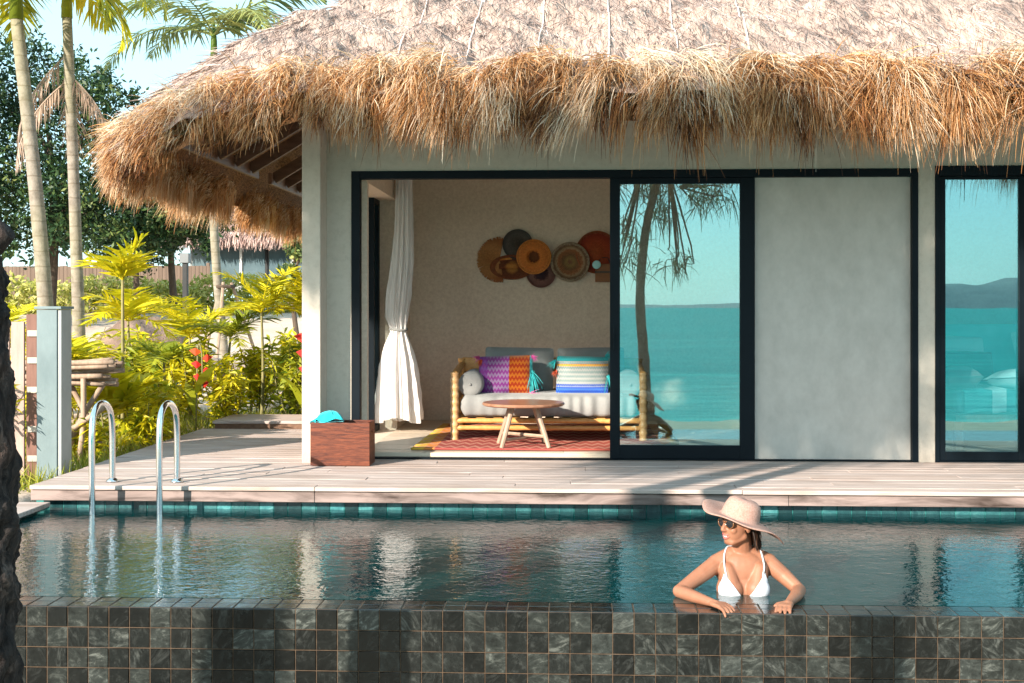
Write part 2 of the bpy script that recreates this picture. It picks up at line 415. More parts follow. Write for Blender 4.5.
def m_glass():
    m, nt = nodes('tinted_reflective_glass')
    t = N(nt, 'ShaderNodeBsdfTransparent'); t.inputs[0].default_value = (.88,.97,.98,1)
    g = N(nt, 'ShaderNodeBsdfGlossy'); g.inputs[0].default_value = (.58,.97,1,1); g.inputs['Roughness'].default_value = 0.0
    bp = N(nt, 'ShaderNodeBump'); bp.inputs['Strength'].default_value = .25; bp.inputs['Distance'].default_value = .0008; L(nt, noise(nt, coords(nt), 1.6, 2), bp.inputs['Height']); L(nt, bp.outputs[0], g.inputs['Normal'])
    lw = N(nt, 'ShaderNodeLayerWeight'); lw.inputs[0].default_value = .25
    f = mathn(nt, 'ADD', .25, mathn(nt, 'MULTIPLY', lw.outputs['Fresnel'], .3))
    mx = N(nt, 'ShaderNodeMixShader'); L(nt, f, mx.inputs[0]); L(nt, t.outputs[0], mx.inputs[1]); L(nt, g.outputs[0], mx.inputs[2])
    o = N(nt, 'ShaderNodeOutputMaterial'); L(nt, mx.outputs[0], o.inputs[0]); return m
M['glass'] = m_glass()
def m_water():
    m, nt = nodes('pool_water')
    tc = N(nt, 'ShaderNodeTexCoord')
    mp = N(nt, 'ShaderNodeMapping'); mp.inputs['Scale'].default_value = (1, 1.25, 1); L(nt, tc.outputs['Object'], mp.inputs[0])
    h = mathn(nt, 'ADD', mathn(nt, 'ADD', mathn(nt, 'MULTIPLY', noise(nt, mp.outputs[0], 2.6, 2, .5, .6), .5), mathn(nt, 'MULTIPLY', noise(nt, mp.outputs[0], 9, 2, .5, .8), .36)), mathn(nt, 'MULTIPLY', noise(nt, mp.outputs[0], 24, 2, .5, .6), .24))
    b = N(nt, 'ShaderNodeBump'); b.inputs['Strength'].default_value = 1; b.inputs['Distance'].default_value = .0075; L(nt, h, b.inputs['Height'])
    t = N(nt, 'ShaderNodeBsdfTransparent'); t.inputs[0].default_value = (.26,.80,.78,1)
    g = N(nt, 'ShaderNodeBsdfGlossy'); g.inputs[0].default_value = (.97,.98,1,1); g.inputs['Roughness'].default_value = .01; L(nt, b.outputs[0], g.inputs['Normal'])
    fr = N(nt, 'ShaderNodeFresnel'); fr.inputs[0].default_value = 1.65; L(nt, b.outputs[0], fr.inputs['Normal'])
    mx = N(nt, 'ShaderNodeMixShader'); L(nt, fr.outputs[0], mx.inputs[0]); df = N(nt, 'ShaderNodeBsdfDiffuse'); df.inputs[0].default_value = (.004, .26, .27, 1)
    m2 = N(nt, 'ShaderNodeMixShader'); m2.inputs[0].default_value = .10; L(nt, t.outputs[0], m2.inputs[1]); L(nt, df.outputs[0], m2.inputs[2])
    L(nt, m2.outputs[0], mx.inputs[1]); L(nt, g.outputs[0], mx.inputs[2])
    o = N(nt, 'ShaderNodeOutputMaterial'); L(nt, mx.outputs[0], o.inputs[0]); return m
M['water'] = m_water()
def m_sea():
    m, nt = nodes('turquoise_sea')
    v = coords(nt, (1, 1, 1)); 
    n = noise(nt, coords(nt, (.05, .45, 1)), 1, 6, .7)
    c = ramp(nt, n, [(.35, (.0,.20,.20)), (.65, (.004,.33,.30))])
    sp = N(nt, 'ShaderNodeSeparateXYZ'); L(nt, v, sp.inputs[0])
    sh = ramp(nt, mathn(nt, 'ADD', mathn(nt, 'MULTIPLY', sp.outputs[1], .04), 1.15), [(.1, (0,0,0)), (.95, (.8,.8,.8))])
    c = mixc(nt, sh, c, (.10,.42,.38))
    h = mathn(nt, 'ADD', noise(nt, coords(nt, (.6, 1.2, 1)), .8, 4), mathn(nt, 'MULTIPLY', noise(nt, coords(nt, (.05,.12,1)), 1, 3), 3))
    bsdf(nt, c, .45, h, .8, .3, spec=.05); return m
M['sea'] = m_sea()
def m_ground():
    m, nt = nodes('earth_and_sand')
    v = coords(nt); n = noise(nt, v, .35, 6, .6); n2 = noise(nt, v, 5, 5, .7)
    c = ramp(nt, n, [(.3, (.50,.36,.28)), (.55, (.62,.48,.39)), (.75, (.50,.42,.28))])
    c = mixc(nt, .4, c, ramp(nt, n2, [(.3, (.38,.27,.20)), (.7, (.66,.54,.45))]))
    sep = N(nt, 'ShaderNodeSeparateXYZ'); L(nt, v, sep.inputs[0])
    f = mathn(nt, 'MULTIPLY', mathn(nt, 'LESS_THAN', sep.outputs[1], 6.2), 1.)
    c = mixc(nt, f, c, ramp(nt, n2, [(.3, (.36,.31,.24)), (.7, (.46,.41,.33))]))
    bsdf(nt, c, .95, n2, .6, .03, spec=.1); return m
M['ground'] = m_ground()
M['hill'] = simple('hazy_grey_hill', (.13,.17,.19), (.20,.24,.25), .02, rough=.95, bump=0)  # distance haze is put into the hills' blue-grey base colour
def m_leaf(name, stops, trans=.35):
    m, nt = nodes(name)
    c = ramp(nt, attr(nt), stops)
    bsdf(nt, c, .5, None, spec=.3, trans=trans); return m
M['leaf_dark'] = m_leaf('dark_green_leaf', [(0, (.012,.035,.016)), (.6, (.035,.075,.022)), (.9, (.085,.13,.03)), (1, (.15,.17,.05))], .2)
M['leaf_yellow'] = m_leaf('yellow_green_leaf', [(0, (.18,.24,.012)), (.35, (.50,.47,.014)), (.8, (.74,.62,.018)), (1, (.84,.68,.03))], .38)
M['leaf_mid'] = m_leaf('fresh_green_leaf', [(0, (.08,.14,.012)), (.5, (.28,.31,.018)), (1, (.55,.50,.03))], .35)
M['leaf_palm'] = m_leaf('palm_leaf', [(0, (.14,.18,.015)), (.5, (.46,.43,.015)), (1, (.74,.58,.03))], .35)
M['leaf_grey'] = m_leaf('olive_palm_leaf', [(0, (.07,.12,.05)), (.5, (.17,.22,.07)), (1, (.36,.36,.10))], .3)
M['leaf_hedge'] = m_leaf('hedge_leaf', [(0, (.26,.28,.05)), (.5, (.48,.48,.12)), (1, (.64,.60,.22))], .3)
M['needle'] = m_leaf('casuarina_needle', [(0, (.03,.05,.025)), (.6, (.06,.09,.04)), (1, (.11,.13,.06))], .2)
M['dead'] = m_leaf('dead_frond', [(0, (.20,.13,.09)), (.5, (.34,.24,.18)), (1, (.45,.34,.27))], .15)
M['grass'] = m_leaf('grass_blade', [(0, (.12,.18,.015)), (.5, (.30,.32,.03)), (1, (.48,.42,.06))], .35)
M['redbract'] = m_leaf('red_bract', [(0, (.48,.012,.012)), (.7, (.62,.025,.012)), (1, (.66,.14,.02))], .3)
M['palmtrunk'] = None
def m_palmtrunk():
    m, nt = nodes('ringed_palm_trunk')
    v = coords(nt); sep = N(nt, 'ShaderNodeSeparateXYZ'); L(nt, v, sep.inputs[0])
    n = noise(nt, v, 8, 5, .7)
    w = mathn(nt, 'FRACT', mathn(nt, 'ADD', mathn(nt, 'MULTIPLY', sep.outputs[2], 5.2), mathn(nt, 'MULTIPLY', n, .25)))
    c = ramp(nt, n, [(.3, (.15,.125,.10)), (.7, (.33,.285,.24))])
    c = mixc(nt, mathn(nt, 'MULTIPLY', mathn(nt, 'GREATER_THAN', w, .9), .6), c, (.14,.11,.08))
    g = noise(nt, coords(nt, (1,1,.5)), .9, 3)
    c = mixc(nt, ramp(nt, g, [(.42, (0,0,0)), (.62, (.4,.4,.4))]), c, (.24,.24,.10))
    bsdf(nt, c, .8, mathn(nt, 'ADD', w, n), .5, .015, spec=.2); return m
M['palmtrunk'] = m_palmtrunk()
def m_bark():
    m, nt = nodes('furrowed_dark_bark')
    v = coords(nt, (1, 1, .28)); n = noise(nt, v, 16, 7, .68, 1.2); n2 = noise(nt, coords(nt), 5, 4)
    c = ramp(nt, n, [(.38, (.008,.007,.008)), (.54, (.035,.028,.026)), (.68, (.13,.10,.09)), (.82, (.25,.19,.17))])
    c = mixc(nt, ramp(nt, n2, [(.5, (0,0,0)), (.75, (.3,.3,.3))]), c, (.11,.055,.04))
    bsdf(nt, c, .85, n, 1., .05, spec=.2); return m
M['bark'] = m_bark()
M['bark_plain'] = simple('grey_brown_bark', (.05,.035,.025), (.12,.085,.06), 5, (4,4,1), .9, .6, 20, .02)
M['stem'] = simple('green_brown_stem', (.14,.13,.05), (.28,.24,.10), 6, rough=.7)
M['skin'] = None
def m_skin():
    m, nt = nodes('tan_skin')  # even tan skin tone with slight mottling
    v = coords(nt); n = noise(nt, v, 9, 4, .6)
    c = ramp(nt, n, [(.3, (.25,.105,.060)), (.7, (.32,.145,.086))])
    p = bsdf(nt, c, .5, noise(nt, v, 160, 3), .08, .002, spec=.35)
    p.inputs['Subsurface Weight'].default_value = .12; p.inputs['Subsurface Radius'].default_value = (.02, .008, .004)
    return m
M['skin'] = m_skin()
M['lip'] = simple('rose_lips', (.48,.10,.09), (.55,.14,.12), 20, rough=.35, bump=.05)
M['teeth'] = simple('white_teeth', (.80,.78,.74), (.84,.82,.78), 20, rough=.25, bump=0)
M['hair'] = m_thatch('dark_brown_hair', [(0, (.012,.006,.004)), (.6, (.035,.016,.010)), (1, (.09,.04,.022))], 0)
M['hat'] = None
def m_hat():
    m, nt = nodes('woven_straw_hat')
    tc = N(nt, 'ShaderNodeTexCoord'); v = tc.outputs['Object']
    n = noise(nt, v, 120, 3, .6); n2 = noise(nt, v, 12, 3)
    c = ramp(nt, n, [(.3, (.36,.205,.16)), (.7, (.50,.315,.265))])
    bsdf(nt, c, .9, n, .6, .004, spec=.05, trans=.12); return m
M['hat'] = m_hat()
M['lens'] = simple('dark_lens', (.008,.006,.006), (.014,.010,.010), 3, rough=.06, bump=0, spec=.7)
M['tortoise'] = simple('tortoiseshell', (.05,.015,.006), (.22,.09,.03), 60, rough=.2, bump=0, spec=.6)
M['concrete_blue'] = simple('grey_blue_concrete', (.12,.16,.17), (.20,.25,.26), 3, (1,1,.5), .85, .3, 40, .004, detail=8)
M['gatewood'] = simple('red_brown_gate_timber', (.11,.045,.03), (.19,.09,.065), 2, (10,10,1.5), .6, .25)
M['gatepale'] = simple('pale_pink_gate_timber', (.30,.20,.17), (.40,.29,.25), 2, (10,10,1.5), .6, .2)
M['hinge'] = simple('pale_steel', (.32,.28,.24), (.40,.35,.30), 9, rough=.5, metal=.2, bump=.05)
M['white_paint'] = simple('white_paint', (.72,.72,.70), (.8,.8,.78), 3, rough=.6, bump=.05)
M['hutwall'] = simple('pale_hut_wall', (.28,.29,.28), (.38,.39,.38), 2, rough=.8)
M['hutglass'] = simple('blue_grey_hut_glass', (.06,.10,.12), (.12,.17,.19), 1, rough=.15, bump=0, spec=.6)
M['hutroof'] = m_thatch('far_thatch', [(0, (.34,.22,.19)), (.5, (.48,.34,.30)), (1, (.60,.46,.42))], 0)
M['fencewood'] = simple('red_brown_fence', (.11,.075,.055), (.18,.125,.095), 1, (8,8,.5), .8, .2)
M['postmetal'] = simple('charcoal_post', (.008,.009,.01), (.02,.02,.022), 4, rough=.5, bump=.05)
M['greycap'] = simple('grey_lamp_cap', (.13,.14,.15), (.18,.19,.20), 4, rough=.5, bump=0)
M['pole'] = simple('weathered_pole', (.24,.16,.11), (.42,.31,.23), 3, (10,10,1), .8, .4)
M['soil'] = simple('dark_soil_mound', (.10,.065,.05), (.24,.16,.12), 3, rough=.95, bump=.8, bscale=14, bdist=.05)
M['stone'] = simple('grey_brown_rubble', (.16,.12,.10), (.30,.24,.21), 3, rough=.9, bump=.8, bscale=10, bdist=.05)
M['tarp'] = simple('blue_tarpaulin', (.10,.28,.33), (.16,.36,.42), 4, rough=.45, bump=.5, bscale=7, bdist=.05)
M['bedwood'] = simple('brown_bed_timber', (.20,.10,.06), (.30,.16,.10), 3, (12,2,2), .5, .15)

# ------------------------------------------------------------------ camera, sky, sun
cam = bpy.data.cameras.new('camera'); co = bpy.data.objects.new('camera', cam); C.objects.link(co)
co.location = (0, 0, 1.32); co.rotation_euler = (PI/2, 0, math.radians(2.7))
cam.sensor_width = 36; cam.lens = 1250/1024*36; cam.shift_y = -34.5/1024
cam.clip_start = .05; cam.clip_end = 20000
S.camera = co
SUN_E, SUN_P = math.radians(21.5), math.radians(36)
ld = Vector((math.sin(SUN_P)*math.cos(SUN_E), math.cos(SUN_P)*math.cos(SUN_E), -math.sin(SUN_E)))
sl = bpy.data.lights.new('sun', 'SUN'); so = bpy.data.objects.new('sun', sl); C.objects.link(so)
so.rotation_euler = ld.to_track_quat('-Z', 'Y').to_euler(); so.location = (-20, -20, 15)
sl.energy = 5.0; sl.angle = math.radians(.5); sl.color = (1.0, .90, .77)
w = bpy.data.worlds.new('World'); S.world = w; w.use_nodes = True
nt = w.node_tree; nt.nodes.clear()
sky = N(nt, 'ShaderNodeTexSky', sky_type='NISHITA'); sky.sun_disc = False
sky.sun_elevation = SUN_E; sky.sun_rotation = PI + SUN_P; sky.air_density = 1.1; sky.dust_density = .6; sky.ozone_density = 1.6
tcw = N(nt, 'ShaderNodeTexCoord'); mpw = N(nt, 'ShaderNodeMapping'); mpw.inputs['Scale'].default_value = (1.3, 1.3, 5); mpw.inputs['Location'].default_value = (3.1, .4, 1)
L(nt, tcw.outputs['Generated'], mpw.inputs[0])
cl = ramp(nt, noise(nt, mpw.outputs[0], 2.2, 7, .58, .4), [(.50, (0,0,0)), (.72, (.8,.8,.8))])
skyc = mixc(nt, cl, mixc(nt, .72, sky.outputs[0], (2.45, 4.15, 4.75)), (5.6, 6.0, 6.1))
bg = N(nt, 'ShaderNodeBackground'); bg.inputs[1].default_value = .15; L(nt, skyc, bg.inputs[0])
L(nt, bg.outputs[0], N(nt, 'ShaderNodeOutputWorld').inputs[0])
S.view_settings.view_transform = 'Standard'; S.view_settings.look = 'None'
S.view_settings.exposure = 1.22; S.view_settings.gamma = 1
S.render.engine = 'CYCLES'
cy = S.cycles
cy.use_denoising = True; cy.max_bounces = 9; cy.diffuse_bounces = 4; cy.glossy_bounces = 5; cy.transmission_bounces = 4; cy.transparent_max_bounces = 24
cy.caustics_reflective = False; cy.caustics_refractive = False; cy.sample_clamp_indirect = 6

# ------------------------------------------------------------------ terrain, sea, hills
def build_ground():
    xs = np.unique(np.concatenate([np.linspace(-600, -60, 12), np.linspace(-60, -20, 21), np.linspace(-20, 10, 76), np.linspace(10, 60, 21), np.linspace(60, 600, 12), [-4.3, -4.05, -3.95, 8.6, 8.8]]))
    ys = np.unique(np.concatenate([np.linspace(-60, -14, 12), np.linspace(-14, 4, 19), [5.4, 5.9, 6.20, 6.30, 6.36, 9.1], np.linspace(6.5, 20, 37), np.linspace(20, 60, 41), np.linspace(60, 600, 14)]))
    X, Y = np.meshgrid(xs, ys, indexing='ij')
    Z = np.zeros_like(X)
    back = np.interp(Y, [6.3, 9.5, 17, 38, 46, 600], [-.20, -.13, -.06, 1.17, 1.5, 2.0])
    beach = np.interp(Y, [-60, -16, -6, -3.5, 3, 6.2], [-6, -2.0, -1.14, -1.0, -.9, -.9])
    Z = np.where(Y > 6.25, back, beach)
    rough = .04*np.sin(X*1.7+Y*.6)*np.sin(Y*1.3-X*.4) + .03*np.sin(X*4.1)*np.sin(Y*3.7)
    Z += rough * ((Y > 15) | (Y < 5))
    pit = (X > -4.04) & (X < 8.7) & (Y > 6.25) & (Y < 17.5)
    Z = np.where(pit, -2.2, Z)
    Z = np.where((X > -3.9) & (Y >= 17.5) & (Y < 30), np.minimum(Z, .0), Z)
    g = G(); g.grid(np.stack([X, Y, Z], -1), 0.5)
    o = g.build('ground', M['ground'], None, True, (0, 0, 0)); tag(o, kind='structure')
build_ground()
g = G(); g.grid(np.stack(np.meshgrid(np.linspace(-9000, 9000, 19), np.linspace(-9000, 9000, 19), indexing='ij') + [np.full((19, 19), -1.12)], -1), .5)
g.f[0] = g.f[0]
sea = g.build('sea_water', M['sea'], None, True, (0, 0, 0)); tag(sea, kind='structure')
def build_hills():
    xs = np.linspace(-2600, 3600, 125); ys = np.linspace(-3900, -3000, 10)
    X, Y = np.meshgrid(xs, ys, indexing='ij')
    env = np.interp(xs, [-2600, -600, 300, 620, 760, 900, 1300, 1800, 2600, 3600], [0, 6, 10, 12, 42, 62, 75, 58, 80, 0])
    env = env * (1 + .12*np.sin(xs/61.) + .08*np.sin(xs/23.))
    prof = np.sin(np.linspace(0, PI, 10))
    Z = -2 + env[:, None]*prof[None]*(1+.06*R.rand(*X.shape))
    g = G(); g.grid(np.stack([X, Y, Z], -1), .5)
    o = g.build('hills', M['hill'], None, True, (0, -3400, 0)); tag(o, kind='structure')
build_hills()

# ------------------------------------------------------------------ tiles helper
def tile_sheet(g, O, U, V, nu, nv, pu, pv, gap=.004, out=.004, jitter=.0006):
    """raised tiles on the plane O + i*pu*U + j*pv*V (normal = U x V)"""
    O, U, V = (np.array(q, float) for q in (O, U, V)); Nn = np.cross(U, V)
    i, j = np.meshgrid(np.arange(nu), np.arange(nv), indexing='ij'); i = i.ravel(); j = j.ravel(); n = len(i)
    b = O + (i*pu)[:, None]*U + (j*pv)[:, None]*V
    c = gap/2; ch = .0025
    def q(du, dv, h): return b + du*U + dv*V + h*Nn
    tilt = R.randn(n, 1)*jitter
    lo = [q(c, c, 0), q(pu-c, c, 0), q(pu-c, pv-c, 0), q(c, pv-c, 0)]
    hi = [q(c+ch, c+ch, out)+tilt*Nn, q(pu-c-ch, c+ch, out)-tilt*Nn, q(pu-c-ch, pv-c-ch, out)-tilt*Nn, q(c+ch, pv-c-ch, out)+tilt*Nn]
    Vv = np.stack(lo+hi, 1)
    k = np.arange(n)[:, None]*8
    F = np.concatenate([k+np.array([[4,5,6,7]]), k+np.array([[0,1,5,4]]), k+np.array([[1,2,6,5]]), k+np.array([[2,3,7,6]]), k+np.array([[3,0,4,7]])])
    r = R.rand(n)
    g.add(Vv.reshape(-1, 3), [F], np.tile(r, 5))

# ------------------------------------------------------------------ pool
WZ = -.18
pool = thing('infinity_pool', (0, 7.6, -1.4), 'dark slate tiled infinity pool in front of the timber deck', 'swimming pool')
g = G(); g.box((-4.1, 6.166, -1.5), (8.6, 6.364, -.184)); g.build('wall_core', M['grout'], pool)
g = G(); tile_sheet(g, (-4.1, 6.166, -.184-.102*12), (1,0,0), (0,0,1), 121, 12, .105, .102, .0032, .004, .0012)
g.build('outer_wall_tiles', M['tile'], pool)
g = G(); tile_sheet(g, (-4.1, 6.166, -.184), (1,0,0), (0,1,0), 121, 2, .105, .099, .005, .003, .0004)
g.build('rim_tiles', M['tile_wet'], pool)
g = G(); g.box((-4.0, 9.186, -1.5), (8.6, 9.30, -.115)); g.build('far_wall', M['grout_teal'], pool)
g = G(); tile_sheet(g, (-3.9, 9.186, -.118-.125), (1,0,0), (0,0,1), 118, 1, .106, .125); g.build('waterline_tiles', M['tile_teal'], pool)
g = G(); g.box((-4.1, 6.37, -1.5), (8.6, 9.18, -1.40)); g.build('basin_floor', M['grout_teal'], pool)
g = G(); g.box((-4.10, 6.37, -1.5), (-3.93, 9.18, -.16)); g.build('side_wall', M['grout_pale'], pool)
g = G(); tile_sheet(g, (-3.93, 6.37, -1.40), (0,1,0), (0,0,1), 26, 10, .108, .122); g.build('side_tiles', M['tile_teal'], pool)
g = G(); g.box((-4.22, 6.3, -.155), (-3.84, 9.06, -.12)); g.build('coping', M['deck'], pool, bevel=.005)
g = G(); xs = np.linspace(-3.925, 8.6, 60); ys = np.linspace(6.362, 9.18, 20)
X, Y = np.meshgrid(xs, ys, indexing='ij'); g.grid(np.stack([X, Y, np.full_like(X, WZ)], -1), .5)
wt = g.build('pool_water', M['water'], None, True, (0, 7.6, WZ)); tag(wt, kind='structure')

# ------------------------------------------------------------------ deck
def planks(g, x0, x1, y0, y1, z1, pitch=.145, gap=.006, th=.03, lmin=1.6, lmax=3.2):
    y = y0
    while y < y1-.02:
        ye = min(y+pitch-gap, y1); x = x0; first = True
        while x < x1:
            l = random.uniform(lmin, lmax)*(random.uniform(.3, 1) if first else 1); first = False
            xe = min(x+l, x1)
            if x1-xe < .5: xe = x1
            dz = random.uniform(-.0015, .0015)
            g.box((x, y, z1-th+dz), (xe-.003, ye, z1+dz), R.rand()); x = xe
        y += pitch
g = G()
planks(g, -4.0, 8.6, 9.065, 10.765, 0)
planks(g, -4.0, -2.29, 10.80, 13.4, 0)
gf = G(); planks(gf, -4.0, 8.6, 9.085, 9.112, -.034, .027, 0, .078, 2.0, 3.6)
dk = g.build('deck', M['deck'], None, False, (0, 9, 0), bevel=.003, seg=1); tag(dk, kind='structure')
o = gf.build('fascia_board', M['fascia'], dk, False, None, bevel=.003, seg=1)
g = G(); g.box((-3.95, 9.32, -.14), (8.6, 10.765, -.05)); g.box((-3.95, 10.8, -.14), (-2.3, 13.4, -.05))
o = g.build('deck_substrate', M['soil'], None, False, (0, 9, -.14)); tag(o, kind='structure')
t = thing('timber_step', (-3.0, 13.9, 0), 'low timber step at the far end of the deck before the shrubs', 'step')
g = G(); planks(g, -3.90, -2.3, 13.45, 14.3, .08); g.build('tread', M['deck'], t, bevel=.003, seg=1)
g = G(); g.box((-3.88, 13.46, -.1), (-2.3, 13.48, .048)); g.build('riser', M['board'], t); g = G(); g.box((-3.88, 14.27, -.1), (-2.3, 14.29, .048)); g.build('riser', M['board'], t)

# ------------------------------------------------------------------ villa
FY = 10.79
villa = thing('thatched_villa', (0, FY, 0), 'grey rendered pool villa with a shaggy thatched roof and open sliding doors', 'villa')
g = G()
g.box((-2.276, FY, -.2), (-1.906, FY+.25, 3.0))
g.box((-1.906, FY, 2.50), (8.6, FY+.25, 3.0))
g.box((2.951, FY, -.2), (3.093, FY+.25, 2.5))
g.box((5.9, FY, -.2), (8.6, FY+.25, 2.5))
g.box((-1.906, FY+.02, -.2), (2.951, FY+.12, .0)); g.box((3.093, FY+.02, -.2), (5.9, FY+.12, 0))
g.build('wall', M['stucco'], villa)
g = G(); g.box((-2.279, FY-.29, -.2), (-2.12, FY-.002, 3.0)); g.build('pilaster', M['stucco'], villa, bevel=.008)
g = G()
g.box((-2.06, FY+.25, -.2), (-1.81, FY+.33, 2.95)); g.box((-2.06, FY+.33, 2.43), (-1.81, 12.95, 2.95)); g.box((-2.06, 12.95, -.2), (-1.81, 14.2, 2.95))
g.box((-2.06, FY+.33, -.2), (-1.81, 12.95, .04))
o = g.build('side_wall', M['inwall'], villa)
g = G(); g.box((-1.81, 14.0, -.2), (8.6, 14.2, 2.95)); g.box((2.15, FY+.25, -.2), (2.29, 14.0, 2.95)); g.box((8.4, FY+.25, -.2), (8.6, 14.0, 2.95))
g.build('interior_wall', M['inwall'], villa)
g = G(); g.box((-2.06, FY+.25, 2.95), (8.6, 14.2, 3.0)); g.build('ceiling', M['inwall'], villa)
g = G(); planks(g, -1.81, 8.4, FY+.13, 14.0, .05, .19, .003, .03, 1.5, 2.6)
g.box((-1.906, FY+.095, -.1), (8.4, FY+.125, .046), .4)
g.build('floor', M['floor'], villa)
g = G(); g.box((-1.81, FY+.14, -.19), (8.4, 14.0, .015)); g.build('floor_base', M['inwall'], villa)
# sliding door set
g = G()
y0, y1 = FY-.012, FY+.085
g.box((-1.906, y0, 0), (-1.831, y1, 2.5)); g.box((2.9, y0, 0), (2.951, y1, 2.5)); g.box((-1.831, y0, 2.432), (2.9, y1, 2.5))
g.box((-1.831, y0+.01, 0.002), (2.9, y1-.01, .014))
g.build('door_frame', M['metal_dark'], villa, bevel=.003)
def leaf(x0, x1, sl_, sr, zt, zb, y, parent, name='sliding_door'):
    g = G()
    g.box((x0, y, .016), (x0+sl_, y+.045, 2.43)); g.box((x1-sr, y, .016), (x1, y+.045, 2.43))
    g.box((x0+sl_, y, zt), (x1-sr, y+.045, 2.43)); g.box((x0+sl_, y, .016), (x1-sr, y+.045, zb))
    f = g.build(name, M['metal_dark'], parent, bevel=.003)
    g = G(); g.box((x0+sl_-.005, y+.019, zb-.005), (x1-sr+.005, y+.025, zt+.005)); g.build('glass', M['glass'], f)
    return f
f1 = leaf(.336, 1.574, .086, .127, 2.379, .132, FY+.0, villa)
g = G(); g.box((.362, FY-.02, .95), (.376, FY+.002, 1.15)); g.build('handle', M['metal_dark'], f1, bevel=.003)
g = G(); g.box((1.574, FY+.05, .014), (2.9, FY+.12, 2.432)); g.build('wall_panel', M['panel'], villa)
# right-hand window
g = G()
g.box((3.093, y0, 0), (3.13, y1, 2.52)); g.box((5.86, y0, 0), (5.9, y1, 2.52)); g.box((3.13, y0, 2.435), (5.86, y1, 2.52)); g.box((3.13, y0+.01, .002), (5.86, y1-.01, .014))
g.build('window_frame', M['metal_dark'], villa, bevel=.003)
leaf(3.132, 3.872, .05, .075, 2.405, .09, FY+.0, villa, 'window')
leaf(3.80, 4.85, .075, .075, 2.405, .09, FY+.047, villa, 'window')
leaf(4.80, 5.855, .075, .05, 2.405, .09, FY+.0, villa, 'window')
# side window of the living room: dark leaf slid to the back
g = G(); g.box((-2.06, 12.87, .045), (-1.99, 12.948, 2.428)); g.box((-2.06, 12.56, .045), (-1.99, 12.62, 2.37)); g.box((-2.06, 12.56, 2.37), (-1.99, 12.87, 2.428)); g.box((-2.06, 12.56, .045), (-1.99, 12.87, .11))
sf = g.build('side_window', M['metal_dark'], villa, bevel=.003)
g = G(); g.box((-2.03, 12.615, .105), (-2.024, 12.875, 2.375)); g.build('glass', M['glass'], sf)
g = G(); g.box((-1.80, 11.1, 2.86), (-1.74, 13.9, 2.90)); g.build('curtain_rail', M['metal_dark'], villa)

# roof -------------------------------------------------------------
EX, EY, EZ, SL = -4.0, 9.42, 3.09, .60       # eave (top of thatch) and slope
RC = 1.55                                      # radius of the rounded corner
CX, CY = EX+RC, EY+RC
roof_y1, roof_x1 = 19.5, 9.2
def droop(X, Y):                               # the eave sinks a little round the corner
    return .36*np.clip((-2.0-X)/1.7, 0, 1)**1.2
def inset(X, Y):
    d = np.minimum(X-EX, Y-EY)
    dc = RC-np.hypot(X-CX, Y-CY)
    return np.where((X < CX) & (Y < CY), dc, d)
def roofz(X, Y):
    d = inset(X, Y)
    bump = .055*np.sin(X*2.9+np.sin(Y*2.1))*np.sin(Y*2.3+.7*X) + .050*np.sin(X*7.3+Y*1.1)*np.sin(Y*5.1-X) + .034*np.sin(X*13+2*np.sin(Y*3))*np.sin(Y*9+X*2)
    crs = (d*2.1+.10*np.sin(X*4+Y*3)+.06*np.sin(X*11-Y*7)) % 1.0
    bump = bump + .055*(np.minimum(crs*3.5, 1-crs)-.35)
    rid = np.where(Y-EY < X-EX, X*1.62+.25*np.sin(Y*2.1), Y*1.62)
    bump = bump + .05*np.abs(np.sin(rid*PI))**.5*(1+.5*np.sin(Y*4.3+X*2.2)) + .028*np.sin(X*21+3*np.sin(Y*5))*np.sin(Y*13+X*4)
    hip = .36*np.exp(-(((X-EX)-(Y-EY))/1.0)**2)*np.clip(d/.7, 0, 1)
    z = EZ + SL*np.maximum(d-hip, -.3) + bump*np.clip(d*2+.3, .2, 1) - droop(X, Y)*np.exp(-np.clip(d, 0, 9)/.55)
    return z - .16*np.exp(-np.clip(d, 0, 9)/.22)
xs = np.concatenate([np.linspace(EX, 0, 120), np.linspace(.03, roof_x1, 200)]); ys = np.concatenate([np.linspace(EY, 14, 190), np.linspace(14.2, roof_y1, 40)])
X, Y = np.meshgrid(xs, ys, indexing='ij')
hy = np.hypot(X-CX, Y-CY); out_ = (X < CX) & (Y < CY) & (hy > RC)
X = np.where(out_, CX+(X-CX)*RC/np.maximum(hy, 1e-6), X); Y = np.where(out_, CY+(Y-CY)*RC/np.maximum(hy, 1e-6), Y)
rz = roofz
Z = np.minimum(rz(X, Y), 6.3)
g = G(); g.grid(np.stack([X, Y, Z], -1), .5)
roof = g.build('roof', M['roofbase'], villa, True)
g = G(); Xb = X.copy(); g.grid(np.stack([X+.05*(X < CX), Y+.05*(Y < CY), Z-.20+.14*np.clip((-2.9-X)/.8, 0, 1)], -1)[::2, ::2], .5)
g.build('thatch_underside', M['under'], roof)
def ribbons(P0, D, Lg, W, droop, nseg, rnd, out=None, twist=None):
    """grass blades: start P0, initial direction D, length, width, droop (bends towards -Z)"""
    n = len(P0)
    pts = [P0]; d = unit(D); p = P0
    for k in range(nseg):
        d = unit(d + np.array((0, 0, -1.))*droop[:, None]/nseg)
        p = p + d*(Lg/nseg)[:, None]; pts.append(p)
    side = unit(np.cross(D, R.randn(n, 3)))
    P = np.zeros((n, nseg+1, 2, 3))
    for k, q in enumerate(pts):
        wk = W*(1 - .75*(k/nseg)**1.6)
        P[:, k, 0] = q - side*wk[:, None]/2; P[:, k, 1] = q + side*wk[:, None]/2
    return P
_t = np.linspace(0, PI/2, 30)
